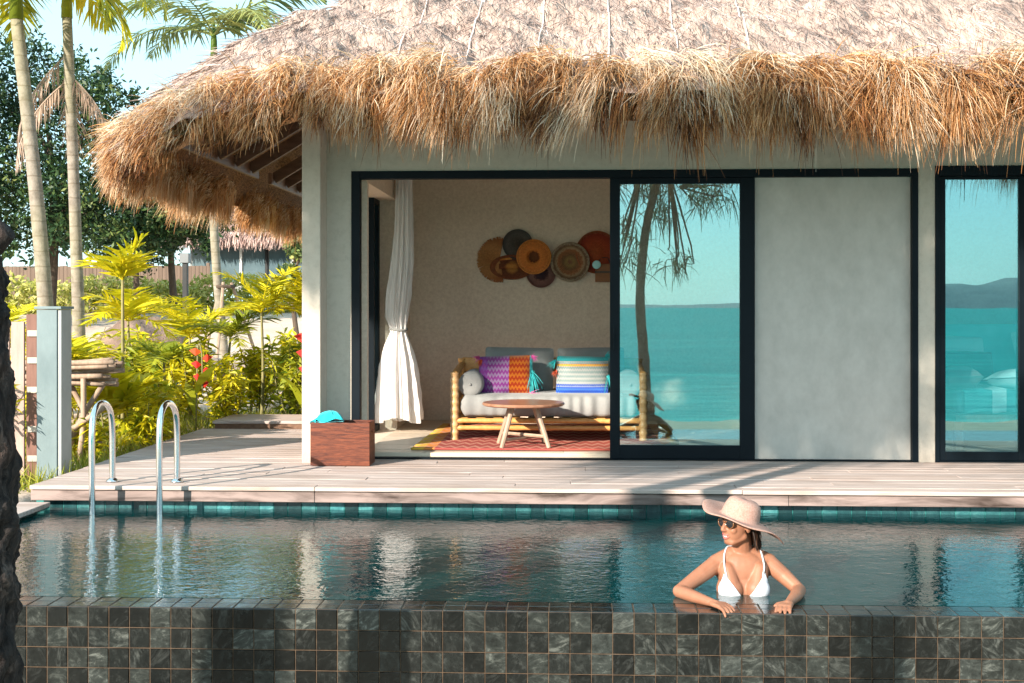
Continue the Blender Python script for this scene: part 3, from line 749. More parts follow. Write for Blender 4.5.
EAVE = np.vstack([np.stack([np.full(40, EX), np.linspace(19.3, CY, 40)], 1)[:-1], np.stack([CX-RC*np.cos(_t), CY-RC*np.sin(_t)], 1), np.stack([np.linspace(CX, roof_x1, 60), np.full(60, EY)], 1)[1:]])
ES = np.concatenate([[0], np.cumsum(np.linalg.norm(np.diff(EAVE, axis=0), axis=1))])
S_C0, S_C1 = 19.3-CY, 19.3-CY+RC*PI/2          # start and end of the corner along the eave
def eave(s):
    return np.stack([np.interp(s, ES, EAVE[:, 0]), np.interp(s, ES, EAVE[:, 1])], -1)
def fringe(g, n, s0, s1, length, r_lo, r_hi, zlo, zhi, back, hang=1.0, tuft=.16, messy=.3, out=(.5, .6), w=(.004, .006), up=-.2, shift=0.):
    """n blades hanging from the eave between s0 and s1; length may vary along the eave"""
    tl = s1-s0; nt_ = max(4, int(tl/tuft)); tc_ = s0+np.sort(R.rand(nt_)*tl); ta = -.22+R.randn(nt_)*.62; tlen = .62+.62*R.rand(nt_); tout = 1+.45*R.randn(nt_); tcol = R.randn(nt_); tz = R.randn(nt_)*.045
    ti = R.randint(0, nt_, n); s = np.clip(tc_[ti]+R.randn(n)*tuft*.40, s0, s1)
    p = eave(s); al = unit(eave(s+.02)-eave(s-.02)); ou = np.stack([al[:, 1], -al[:, 0]], 1)
    q = p-ou*(R.rand(n)*back-shift)[:, None]
    z = EZ-droop(p[:, 0], p[:, 1])+zlo+(zhi-zlo)*R.rand(n)+tz[ti]
    P0 = np.stack([q[:, 0], q[:, 1], z], 1)
    o3 = np.stack([ou[:, 0], ou[:, 1], np.zeros(n)], 1); a3 = np.stack([al[:, 0], al[:, 1], np.zeros(n)], 1)
    lean = ta[ti]+R.randn(n)*messy
    D = o3*((out[0]+out[1]*R.rand(n))*np.clip(tout[ti], .3, 2))[:, None]+a3*lean[:, None]+np.array((0, 0, 1.))[None]*(R.randn(n)*.35+up)[:, None]
    L0 = np.interp(s, *length) if not np.isscalar(length) else length
    Lg = L0*tlen[ti]*(.5+.65*R.rand(n)**.8)
    rnd = np.clip(r_lo+(r_hi-r_lo)*R.rand(n)+.20*tcol[ti], 0, 1)
    g.strips(ribbons(P0, D, Lg, w[0]+w[1]*R.rand(n), hang*(.75+1.3*R.rand(n)), 4, rnd), rnd)
SE = ES[-1]
Lfront = ([S_C0, S_C0+1.2, S_C1, S_C1+1.0, SE], [.18, .14, .15, .36, .46])
g = G()
fringe(g, 62000, S_C0, SE, Lfront, .15, 1., -.24, .04, .22, tuft=.12, w=(.003, .006))
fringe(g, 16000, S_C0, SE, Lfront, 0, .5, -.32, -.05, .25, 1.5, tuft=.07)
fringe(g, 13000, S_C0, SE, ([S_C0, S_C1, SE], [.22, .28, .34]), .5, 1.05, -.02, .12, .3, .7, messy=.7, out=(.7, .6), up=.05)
fringe(g, 2600, S_C0, SE, ([S_C0, S_C1, SE], [.25, .38, .62]), .45, 1.05, -.15, .08, .2, 1.0, .3, .45, (.6, .8), (.003, .004))
fringe(g, 6000, S_C0-2.2, S_C1+2.0, ([S_C0-2.2, S_C0, S_C1, S_C1+2], [.2, .12, .15, .17]), .15, .9, -.24, -.1, .12, 1.5, shift=.02, tuft=.08)
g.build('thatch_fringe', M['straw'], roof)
g = G()
fringe(g, 9000, S_C0-3.0, S_C0+.8, ([S_C0-3., S_C0-1.2, S_C0, S_C0+.8], [.40, .34, .26, .20]), .25, 1., -.24, .05, .2, 1.1)
fringe(g, 8000, S_C0-3.0, S_C0+.6, ([S_C0-3., S_C0-1.2, S_C0, S_C0+.6], [.36, .30, .20, .12]), .35, 1.05, -.18, -.04, .12, 2.2, shift=-.12)
fringe(g, 6000, 0, S_C0-3.5, .28, .2, .9, -.24, .05, .2, 1.1)
fringe(g, 4500, 0, S_C0-3.5, .22, .2, .8, -.32, -.1, .12, 2.2, shift=-.12)
g.build('thatch_fringe', M['straw_in'], roof)
# loose straw lying on the slopes
n = 75000
sx = EX + .05 + R.rand(n)*12.2; sy = EY + .03 + R.rand(n)**1.2*3.9
k = inset(sx, sy) > .02; sx, sy = sx[k], sy[k]; n = len(sx)
d1 = np.minimum(sx-EX, sy-EY)
P0 = np.stack([sx, sy, rz(sx, sy)+.012], 1)
isf = (sy-EY < sx-EX)
dn = np.where(isf[:, None], np.array((0, -1, -SL))[None], np.array((-1, 0, -SL))[None])
acr = np.where(isf[:, None], np.array((1., 0, 0))[None], np.array((0, 1., 0))[None])
D = unit(dn + acr*R.randn(n, 1)*.45 + np.array((0, 0, 1.))*(R.rand(n, 1)*.22))
patch = np.sin(sx*3.1+1.3*np.sin(sy*2.7))*np.sin(sy*3.3+sx)
rn = np.clip(.55+.25*R.randn(n)+.34*patch-.06, 0, 1)
g = G(); g.strips(ribbons(P0, D, .05+.13*R.rand(n), .003+.0045*R.rand(n), .15*R.rand(n), 2, rn), rn)
g.build('roof_straw', M['straw_top'], roof)
# left hip slope straw silhouettes
n = 7000
sy = EY + R.rand(n)*5; sx = EX + R.rand(n)*2.0; k = ((sx-EX) < (sy-EY)+.15) & (inset(sx, sy) > .02); sx, sy = sx[k], sy[k]; n = len(sx)
P0 = np.stack([sx, sy, rz(sx, sy)+.01], 1); D = unit(np.array((-1, 0, -SL))[None]+R.randn(n, 3)*.35+np.array((0,0,.25)))
g = G(); rn = R.rand(n); g.strips(ribbons(P0, D, .1+.16*R.rand(n), .006+.006*R.rand(n), .2*R.rand(n), 2, rn), rn)
g.build('roof_straw', M['straw_top'], roof)
# lashing lines up the slope
for i, x in enumerate((-1.35, -.82, -.28, .27, .80, 1.36)):
    yy = np.linspace(EY+.30, EY+4.2, 30); xx = x + .012*np.sin(yy*3+i) + .04*(yy-EY)
    g = G(); g.tube(np.stack([xx, yy, rz(xx, yy)+.020], 1), .006, 5)
    g.build('lashing', M['cord'], roof)
# eave boards and rafters under the left overhang
BX, BZ = -3.45, 2.76
g = G(); g.box((BX-.02, 9.85, BZ-.03), (BX+.02, 13.62, BZ+.10)); g.build('eave_board', M['board'], roof, bevel=.004)
g = G(); g.box((BX-.02, 14.2, BZ-.03), (BX+.02, 19.0, BZ+.10)); g.build('eave_board', M['board'], roof, bevel=.004)
for y in list(np.arange(10.15, 13.7, .62)) + list(np.arange(14.3, 18.6, .62)):
    a = math.atan(SL); xe = BX+.02
    while xe < -2.0 and BZ+.14+(xe-BX)*SL < float(rz(np.array(xe), np.array(y)))-.10: xe += .04
    if xe < -3.0: continue
    P = np.array([(BX+.02, y, BZ+.04), (xe, y, BZ+.04+(xe-BX-.02)*SL)])
    m_ = P.mean(0); ln = np.linalg.norm(P[1]-P[0])
    g = G(); g.box((m_[0]-ln/2, y-.03, m_[2]-.06), (m_[0]+ln/2, y+.03, m_[2]+.06), rot=Matrix.Rotation(-a, 3, 'Y'))
    g.build('rafter', M['rafter'], roof, bevel=.004)
for k in range(3):
    x = -3.2 + k*.38; z = BZ + .13 + (x-BX)*SL
    g = G(); g.box((x-.02, 11.2, z), (x+.02, 13.6, z+.03)); g.build('batten', M['board'], roof)

# ------------------------------------------------------------------ furniture in the living room
def cushion(g, c, sx, sy, sz, rot=None, puff=1.0, nx=14, pinch=.5, lump=.0):
    """pillow: x wide, z high, y thick"""
    u = np.linspace(-1, 1, nx); U, V = np.meshgrid(u, u, indexing='ij')
    prof = np.clip((1-np.abs(U)**2.6)*(1-np.abs(V)**2.6), 0, 1)**pinch
    k = 1 - .05*(np.abs(U)**2)*(1-np.abs(V)**2); k2 = 1 - .05*(np.abs(V)**2)*(1-np.abs(U)**2)
    X = U*sx/2*k2; Zz = V*sz/2*k
    wob = lump*np.sin(U*5+1)*np.sin(V*4)
    for sgn in (-1, 1):
        P = np.stack([X, sgn*(prof*sy/2*puff+.004)+wob, Zz], -1)
        if rot is not None: P = P @ np.array(Matrix(rot).to_3x3()).T
        P = P + np.array(c)
        g.grid(P if sgn > 0 else P[::-1], .5)
    return g
FL = .05
sofa = thing('bamboo_sofa', (-.2, 12.2, FL), 'long bamboo sofa with grey seat cushion under the wall baskets', 'sofa')
def bamboo_post(g, x, y, z0, z1, r, n=5):
    prof = []
    zz = np.linspace(z0, z1, n*6+1)
    for i, z in enumerate(zz):
        k = i % 6
        prof.append((r*(1.15 if k == 0 else (1.08 if k in (1, 5) else .97)), z))
    prof = [(.0005, z0)] + prof + [(.0005, z1)]
    g.lathe([(a, b) for a, b in prof], (x, y, 0), 14)
for x, y in ((-1.10, 11.80), (.68, 11.80)):
    g = G(); bamboo_post(g, x, y, FL+.012, .70, .037, 9); g.build('leg', M['bamboo_post'], sofa, True)
for x, y in ((-1.10, 12.62), (.68, 12.62)):
    g = G(); bamboo_post(g, x, y, FL+.012, .80, .036, 6); g.build('leg', M['bamboo'], sofa, True)
def pole(g, a, b, r, n=6):
    m = n*4+1; t_ = np.linspace(0, 1, m); P = np.array(a)+(np.array(b)-np.array(a))*t_[:, None]
    g.tube(P, np.array([r*(1.12 if i % 4 == 0 else .97) for i in range(m)]), 10)
g = G()
for z in (.245, .178): pole(g, (-1.10, 11.80, z), (.68, 11.80, z), .023)
for z in (.245, .178): pole(g, (-1.10, 12.62, z), (.68, 12.62, z), .026)
g.build('seat_rail', M['bamboo'], sofa, True)
for x in (-1.10, .68):
    g = G()
    pole(g, (x, 11.80, .68), (x, 12.62, .74), .032, 5); pole(g, (x, 11.80, .46), (x, 12.62, .46), .024, 5); pole(g, (x, 11.80, .245), (x, 12.62, .245), .026, 5)
    for k in range(1, 4): pole(g, (x, 11.80+k*.205, .24), (x, 11.80+k*.205, .70), .016, 3)
    g.build('armrest', M['bamboo'], sofa, True)
g = G(); g.box((-1.10, 12.60, .67), (.68, 12.635, .81)); g.box((-1.10, 12.60, .40), (.68, 12.63, .50))
g.build('backboard', M['bamboo'], sofa, bevel=.008)
g = G(); 
for k in range(11): g.box((-1.06+k*.163, 11.82, .255), (-.98+k*.163, 12.60, .27))
g.build('slats', M['bamboo'], sofa)
# seat cushion with gathered front
nx, m_ = 160, 20
u = np.linspace(-1.05, .63, nx)
ring = []
for i, x in enumerate(u):
    edge = min(1, (min(x+1.05, .63-x))/.05+.02)**.4
    a = np.linspace(0, 2*PI, m_, endpoint=False)
    cy_, cz_ = 12.20, .383
    gy = np.sign(np.cos(a))*np.abs(np.cos(a))**.32*.40; gz = np.sign(np.sin(a))*np.abs(np.sin(a))**.42*.112
    wr = .010*math.sin(x*52+1.3*math.sin(x*9))*(.25+.75*np.clip((x+.35)*1.6, 0, 1)) * (np.cos(a) < -.3) * (1-np.abs(np.sin(a))**3)
    ring.append(np.stack([np.full(m_, x), cy_+gy*(.93+.07*edge)+wr*1.4, cz_+gz*edge], 1))
g = G(); g.grid(np.array(ring), .5, closed=True); g.add(ring[0], [np.array([np.arange(m_)])]); g.add(ring[-1], [np.array([np.arange(m_)[::-1]])])
g.build('seat_cushion', M['linen'], sofa, True)
def cush(name, mt, c, s, tilt, roll, label, cat='cushion', group=None, puff=1., lump=.006):
    g = G(); rot = Matrix.Rotation(math.radians(tilt), 3, 'X') @ Matrix.Rotation(math.radians(roll), 3, 'Y')
    cushion(g, c, *s, rot=rot, puff=puff, lump=lump)
    o = g.build(name, mt, None, True, (c[0], c[1], c[2]), sub=1); tag(o, label, cat, group); return o
cush('back_cushion', M['greycloth'], (-.515, 12.42, .70), (.68, .22, .44), -12, 1, 'plain grey back cushion behind the purple and orange pillow')
cush('back_cushion', M['greycloth'], (.20, 12.42, .70), (.66, .22, .44), -12, -1, 'plain grey back cushion behind the white and blue pillow')
pp = cush('patterned_pillow', M['pat_purple'], (-.63, 12.10, .655), (.52, .17, .40), -20, -2, 'purple and orange woven pillow with bright tassels on the sofa', 'pillow')
pt = cush('patterned_pillow', M['pat_teal'], (.11, 12.12, .655), (.50, .17, .39), -20, 1, 'white and blue woven pillow with teal edging on the sofa', 'pillow')
def tassel(parent, p, mt, d=(0, -.3, -1), s=.07):
    g = G(); n = 40; P0 = np.tile(np.array(p), (n, 1))+R.randn(n, 3)*.006
    D = unit(np.array(d)[None]+R.randn(n, 3)*.35); rn = R.rand(n)
    g.strips(ribbons(P0, D, s*(.6+.5*R.rand(n)), np.full(n, .006), np.full(n, .5), 3, rn), rn); g.build('tassel', mt, parent)
M['t_teal'] = simple('teal_yarn', (.02,.35,.38), (.04,.45,.46), 9); M['t_pink'] = simple('pink_yarn', (.62,.08,.32), (.70,.14,.40), 9)
M['t_red'] = simple('red_yarn', (.55,.06,.03), (.62,.12,.05), 9)
tassel(pp, (-.89, 12.12, .83), M['t_pink'], (-.6, -.4, .1)); tassel(pp, (-.87, 12.12, .80), M['t_red'], (-.3, -.4, -.6)); tassel(pp, (-.38, 12.14, .84), M['t_pink'], (.5, -.5, -.3)); tassel(pp, (-.37, 12.02, .70), M['t_teal'], (.4, -.5, -1), .2)
tassel(pp, (-.40, 12.0, .485), M['t_pink'], (.9, -.5, .05), .12); tassel(pt, (-.15, 12.12, .80), M['t_teal'], (-.7, -.4, -.3), .09); tassel(pt, (-.14, 12.10, .70), M['t_red'], (-.5, -.5, -.5), .07); tassel(pt, (.36, 12.02, .66), M['t_teal'], (.5, -.5, -1), .2); tassel(pt, (.34, 12.16, .845), M['t_teal'], (.6, -.3, .1))
def bolster(x, label):
    g = G(); prof = [(.0005, -.36), (.05, -.362), (.10, -.355), (.118, -.335), (.122, -.2), (.124, 0), (.122, .2), (.118, .335), (.10, .355), (.0005, .36)]
    g.lathe(prof, (x, 12.20, .585), 28, axis=1)
    g.lathe([(.0005, -.372), (.012, -.372), (.014, -.36), (.0005, -.36)], (x, 12.2, .585), 10, axis=1)
    o = g.build('bolster_cushion', M['linen'], None, True, (x, 12.2, .46)); tag(o, label, 'bolster')
bolster(-.955, 'round grey bolster against the open-door end of the bamboo sofa')
bolster(.56, 'round grey bolster behind the door glass at the far sofa end')
# coffee table
tb = thing('coffee_table', (-.43, 11.32, FL), 'round wooden coffee table with splayed legs in front of the sofa', 'table')
g = G(); g.lathe([(.0005, .428), (.355, .428), (.372, .437), (.374, .448), (.365, .458), (.0005, .460)], (-.43, 11.32, 0), 48); g.build('tabletop', M['tabletop'], tb, False, bevel=0)
for k in range(4):
    a = PI/4*(2*k+1)+.12; ca_, sa_ = math.cos(a), math.sin(a)
    g = G(); g.tube([(-.43+.15*ca_, 11.32+.15*sa_, .428), (-.43+.30*ca_, 11.32+.30*sa_, FL+.014)], [.024, .020], 8); g.build('leg', M['tableleg'], tb)
for k in range(2):
    a = PI/4*(2*k+1)+.12; ca_, sa_ = .272*math.cos(a), .272*math.sin(a); z = FL+.085+.03*k
    g = G(); g.tube([(-.43-ca_, 11.32-sa_, z), (-.43+ca_, 11.32+sa_, z)], .016, 6); g.build('stretcher', M['tableleg'], tb)
# rug
u = np.linspace(-1.42, .98, 40); v_ = np.linspace(11.03, 13.42, 30); X, Y = np.meshgrid(u, v_, indexing='ij')
g = G(); g.grid(np.stack([X+.03*(Y-11)*.6, Y, FL+.010+.0015*np.sin(X*9)*np.sin(Y*7)], -1), .5)
n = 420
rg = g.build('woven_rug', M['rug'], None, True, (-.2, 12.2, FL), solid=.012); tag(rg, 'red patterned rug with yellow and orange edge under the sofa', 'rug')
# curtain
cz = np.array([2.86, 2.5, 2.1, 1.75, 1.45, 1.22, 1.12, 1.06, .95, .75, .5, .25, .17])
cx = np.array([-1.705, -1.705, -1.71, -1.725, -1.755, -1.775, -1.76, -1.76, -1.765, -1.765, -1.765, -1.765, -1.765])
hw = np.array([.072, .075, .082, .10, .11, .10, .075, .07, .11, .16, .19, .215, .22])
dp = np.array([.05, .05, .055, .06, .06, .05, .045, .045, .055, .07, .085, .10, .10])
zz = np.linspace(2.86, .17, 70); cxx = np.interp(zz, cz[::-1], cx[::-1]); hww = np.interp(zz, cz[::-1], hw[::-1]); dpp = np.interp(zz, cz[::-1], dp[::-1])
a = np.linspace(0, 2*PI, 260, endpoint=False); P = np.zeros((70, 260, 3))
for i in range(70):
    fold = 1+.15*np.sin(a*11+.6*np.sin(zz[i]*2.3))+.10*np.sin(a*23+1.5*zz[i])+.03*np.sin(a*41+9*zz[i])+.02*np.sin(zz[i]*31+a*5)
    P[i] = np.stack([cxx[i]+hww[i]*np.cos(a)*fold, 12.70+dpp[i]*1.5*np.sin(a)*fold, np.full(260, zz[i]+(.03*np.sin(a*3) if i == 69 else 0))], 1)
ct = thing('white_curtain', (-1.755, 12.7, .17), 'long white curtain tied at its middle beside the open doorway', 'curtain')
g = G(); g.grid(P, .5, closed=True); g.build('drape', M['white_cloth'], ct, True)
g = G(); aa = np.linspace(0, 2*PI, 24); g.tube(np.stack([-1.76+.085*np.cos(aa), 12.70+.08*np.sin(aa), 1.09+.008*np.sin(aa*2)], 1), .013, 6, caps=False); g.build('tieback', M['linen'], ct, True)
# wall baskets
WY = 13.995
def basket(name, mt, c, r, label, depth=.05, kind='bowl', n=40, y=0):
    x, z = c; g = G(); yy = WY-.004-y
    if kind == 'bowl':
        prof = [(.0005, -.004), (r*.55, -.010), (r*.85, -depth*.75), (r*.97, -depth), (r, -depth*.95), (r*1.0, -depth*.8), (r*.86, 0), (.0005, 0)]
    elif kind == 'hat':
        prof = [(.0005, -.012), (r*.36, -.012), (r*.42, -depth), (r*.5, -depth*1.1), (r*.95, -depth*.62), (r, -depth*.5), (r*.97, -depth*.35), (r*.4, 0), (.0005, 0)]
    elif kind == 'disc':
        prof = [(.0005, -depth), (r*.3, -depth*.8), (r*.36, -depth*.5), (r*.95, -depth*.5), (r, -depth*.35), (r*.97, -.003), (.0005, 0)]
    g.lathe(prof, (x, yy, z), n, axis=1)
    # coiled rim
    a = np.linspace(0, 2*PI, 49); g.tube(np.stack([x+r*.985*np.cos(a), np.full(49, yy-depth*.7), z+r*.985*np.sin(a)], 1), .009, 6, caps=False, rnd=.9)
    o = g.build(name, mt, None, True, (x, WY, z)); tag(o, label, 'basket'); return o
gp = 'woven pieces hanging on the wall'
basket('wall_basket', M['bk_dark'], (-.595, 2.02), .165, 'dark woven round basket highest on the wall, behind the orange one', .04, 'disc')
basket('wall_basket', M['bk_orange'], (-.412, 1.878), .19, 'orange woven hat-shaped basket with dark hollow on the wall', .075, 'hat', y=.05)
basket('wall_basket', M['bk_small'], (-.335, 1.70), .16, 'plum woven basket lowest on the wall, tucked under the orange one', .045, 'disc')
basket('wall_basket', M['bk_big'], (-.010, 1.822), .215, 'large round wall basket with concentric rings and pale rim', .06, 'bowl', y=.03)
basket('wall_basket', M['bk_red'], (.29, 1.93), .235, 'wide red woven wall basket half hidden by the door frame', .05, 'disc')
# oblong tray
g = G(); prof = [(.0005, -.006), (.10, -.008), (.125, -.04), (.135, -.045), (.14, -.035), (.125, 0), (.0005, 0)]
g.lathe(prof, (-.66, WY-.006, 1.765), 36, axis=1, scale=(1.75, 1, 1)); g.tube([(-.80, WY-.05, 1.775), (-.66, WY-.062, 1.78), (-.5, WY-.05, 1.775)], .03, 8, rnd=.7)
o = g.build('wall_basket', M['bk_tray'], None, True, (-.66, WY, 1.765)); tag(o, 'oblong shallow wicker tray on the wall between fan and orange basket', 'basket')
# fan of straw
fan = thing('straw_fan', (-.915, WY, 1.846), 'frayed straw hand fan leftmost among the wall baskets', 'fan')
g = G(); n = 620; th_ = R.uniform(-1.75, 1.75, n)+PI; P0 = np.stack([np.full(n, -.80)+0*th_, WY-.012-.01*R.rand(n), np.full(n, 1.85)], 1)
D = np.stack([np.cos(th_), R.randn(n)*.03, np.sin(th_)], 1); rn = R.rand(n)
nn = np.stack([-np.sin(th_), np.zeros(n), np.cos(th_)], 1); Ln = .21+.05*R.rand(n)-.05*np.abs(np.sin(th_))*0
Pq = np.zeros((n, 3, 2, 3))
for k, f in enumerate((0, .55, 1)):
    q = P0 + D*(Ln*f)[:, None]; wk = (.004, .010, .006)[k]
    Pq[:, k, 0] = q-nn*wk/2; Pq[:, k, 1] = q+nn*wk/2
g.strips(Pq, rn); g.build('straw', M['bk_fan'], fan)
g = G(); g.tube([(-.82, WY-.02, 1.85), (-.66, WY-.025, 1.865)], .013, 8); g.build('handle', M['bk_orange'], fan)
t = thing('hanging_box', (.37, WY, 1.60), 'flat brown woven box hanging below the red wall basket', 'box')
g = G(); g.box((.27, WY-.06, 1.60), (.47, WY-.004, 1.80)); g.build('box_body', M['bk_box'], t, bevel=.006)
g = G(); g.box((.265, WY-.068, 1.70), (.475, WY-.0035, 1.718)); g.tube([(.30, WY-.03, 1.80), (.33, WY-.03, 1.87), (.41, WY-.03, 1.87), (.44, WY-.03, 1.80)], .006, 6); g.build('band', M['bk_dark'], t)
g = G(); g.lathe([(.0005, -.016), (.04, -.014), (.048, -.006), (.048, 0), (.0005, 0)], (.285, WY-.075, 1.79), 24, axis=1)  # added disc stands in for a small pale blue spot of light
o = g.build('light_spot_disc', M['palegreen_disc'], None, True, (.285, WY, 1.79)); tag(o, 'small pale blue disc standing in for a bright spot between ringed basket and box', 'wall ornament')  # added stand-in disc, not a real ornament

# ------------------------------------------------------------------ bedroom behind the right window
bed = thing('daybed', (4.5, 11.8, FL), 'timber daybed with teal bedding behind the right window', 'bed')
for x, y in ((3.42, 11.22), (6.1, 11.22), (3.42, 12.6), (6.1, 12.6)):
    g = G(); g.box((x-.035, y-.035, FL+.002), (x+.035, y+.035, .30)); g.build('leg', M['bedwood'], bed, bevel=.004)
g = G(); g.box((3.385, 11.185, .30), (6.14, 12.64, .37)); g.build('bed_frame', M['bedwood'], bed, bevel=.004)
g = G(); g.box((3.40, 11.20, .375), (6.12, 12.62, .58)); g.build('mattress', M['tealcloth'], bed, bevel=.05, seg=4)
g = G(); g.box((3.385, 12.62, .375), (6.14, 12.7, 1.15)); g.build('headboard', M['tealcloth'], bed, bevel=.03, seg=3)
u = np.linspace(3.45, 4.7, 40); v_ = np.linspace(0, 1, 24); X, T = np.meshgrid(u, v_, indexing='ij')
Yv = np.where(T < .65, 12.4-1.18*T/.65, 11.19); Zv = np.where(T < .65, .59, .59-.20*(T-.65)/.35)+.008*np.sin(X*30)
g = G(); g.grid(np.stack([X, Yv, Zv], -1), .5); g.build('throw', M['pat_stripe'], bed, True, solid=.012)
cush('bed_pillow', M['paleteal'], (3.70, 12.35, .84), (.62, .2, .42), -22, 3, 'pale teal pillow at the near end of the daybed headboard', 'pillow')
cush('bed_pillow', M['paleteal'], (4.62, 12.35, .88), (.62, .2, .48), -22, -6, 'pale teal upright pillow further along the daybed headboard', 'pillow')
cush('bed_pillow', M['darkgrey'], (3.76, 12.12, .76), (.52, .16, .30), -24, 2, 'small charcoal pillow in front of the pale teal bed pillow', 'pillow')
cush('bed_pillow', M['paleteal'], (4.15, 11.42, .67), (.80, .19, .42), 84, 0, 'plump pale teal cushion lying flat on the front of the daybed', 'cushion')
cush('bed_pillow', M['linen'], (3.50, 11.45, .68), (.34, .2, .32), 84, 0, 'small grey cushion lying on the front corner of the daybed', 'cushion')

# ------------------------------------------------------------------ crate, towel, ladder
cr = thing('wooden_crate', (-1.93, 10.56, 0), 'red brown wooden crate with a hand hole at the pillar foot', 'crate')
x0, x1, ya, yb, zt = -2.10, -1.665, 10.28, 10.56, .36
x0 = -2.16
g = G(); g.box((x0, ya, .004), (x1, ya+.018, zt)); g.build('front_panel', M['crate'], cr, bevel=.003)
g = G(); g.box((x0, yb-.018, .004), (x1, yb, zt)); g.build('back_panel', M['crate'], cr, bevel=.003)
for xx, sgn in ((x1-.0185, 1), (x0+.0005, 0)):
    # side panel with an oval hand hole
    bm = bmesh.new(); outer = [(ya+.019, .004), (yb-.019, .004), (yb-.019, zt), (ya+.019, zt)]
    ym = (ya+yb)/2; hole = [(ym+.035*math.cos(a), .285+.018*math.sin(a)) for a in np.linspace(0, 2*PI, 16, endpoint=False)]
    gg = G(); ring_o = []
    for (yy, zz_) in hole:
        dy, dz = yy-ym, zz_-.285; ring_o.append((yy, zz_))
    V = []; F = []
    oc = []
    for k in range(16):
        a = 2*PI*k/16; dy, dz = math.cos(a), math.sin(a)
        ty = ((yb-.019-ym) if dy > 0 else (ym-ya-.019))/max(abs(dy), 1e-6); tz = ((zt-.285) if dz > 0 else .281)/max(abs(dz), 1e-6); tt = min(ty, tz); oc.append((ym+dy*tt, .285+dz*tt))
    for xq in (xx, xx+.018):
        V += [(xq, p_[0], p_[1]) for p_ in hole] + [(xq, p_[0], p_[1]) for p_ in oc]
    for k in range(16):
        k2 = (k+1) % 16
        F += [(k, k2, 16+k2, 16+k), (32+k, 48+k, 48+k2, 32+k2), (k, 32+k, 32+k2, k2), (16+k, 16+k2, 48+k2, 48+k)]
    bm.free()
    # corner fill
    corners = [(yb-.019, zt), (ya+.019, zt), (ya+.019, .004), (yb-.019, .004)]
    gg.add(V, [F], .4)
    for (cy0, cz0) in corners:
        q = sorted(range(16), key=lambda k: (oc[k][0]-cy0)**2+(oc[k][1]-cz0)**2)[:2]
        for xq in (xx, xx+.018): gg.add([(xq, cy0, cz0), (xq, *oc[q[0]]), (xq, *oc[q[1]])], [[(0, 1, 2)]], .4)
    gg.build('side_panel', M['crate'], cr)
g = G(); g.box((x0+.02, ya+.02, .02), (x1-.02, yb-.02, .035)); g.build('crate_bottom', M['crate'], cr)
# towel heaped on the crate
u = np.linspace(0, 1, 30); a = np.linspace(0, 2*PI, 48, endpoint=False); P = np.zeros((30, 48, 3))
for i, q in enumerate(u):
    rr = q**.8
    pk = .075*(1-q**1.5)
    fold = 1+.10*np.sin(a*5+q*3)+.05*np.sin(a*11)
    ex = np.where(np.cos(a) < 0, .135, .14)
    P[i] = np.stack([-2.045+.02*(1-q)+ex*rr*np.cos(a)*fold, 10.42+.115*rr*np.sin(a)*fold, .375+pk+.014*np.sin(a*4+q*5)*q-.02*q*(np.cos(a) < -.7)], 1)
g = G(); g.grid(P, .5, closed=True); 
Pb = P[::-1].copy(); Pb[..., 2] = np.minimum(Pb[..., 2]-.012, .362+0*Pb[..., 2]); g.grid(Pb, .5, closed=True)
o = g.build('folded_towel', M['cyan'], None, True, (-2.03, 10.42, .36)); tag(o, 'bright cyan towel heaped on top of the wooden crate', 'towel')
# ladder
ld_ = thing('pool_ladder', (-3.22, 9.05, 0), 'chrome pool ladder with two arched handrails at the deck edge', 'ladder')
for x in (-3.46, -2.965):
    xb = x-.0
    pts = [(x, 8.93, -1.1), (x, 8.90, -.3), (x, 8.885, .1), (x, 8.885, .40), (x, 8.92, .54), (x, 9.02, .605), (x, 9.15, .60), (x, 9.25, .53), (x, 9.285, .40), (x, 9.29, .2), (x, 9.29, .005)]
    g = G(); g.tube(curve(pts, 60), .0225, 14); g.build('handrail', M['steel'], ld_, True)
    g = G(); g.lathe([(.024, .03), (.045, .012), (.05, .003), (.0005, .003)], (x, 9.29, 0), 20); g.build('flange', M['steel'], ld_, True)
for z in (-.45, -.72, -.99):
    g = G(); g.box((-3.46, 8.86, z-.012), (-2.965, 8.94, z+.012)); g.build('step', M['steel'], ld_, bevel=.006)

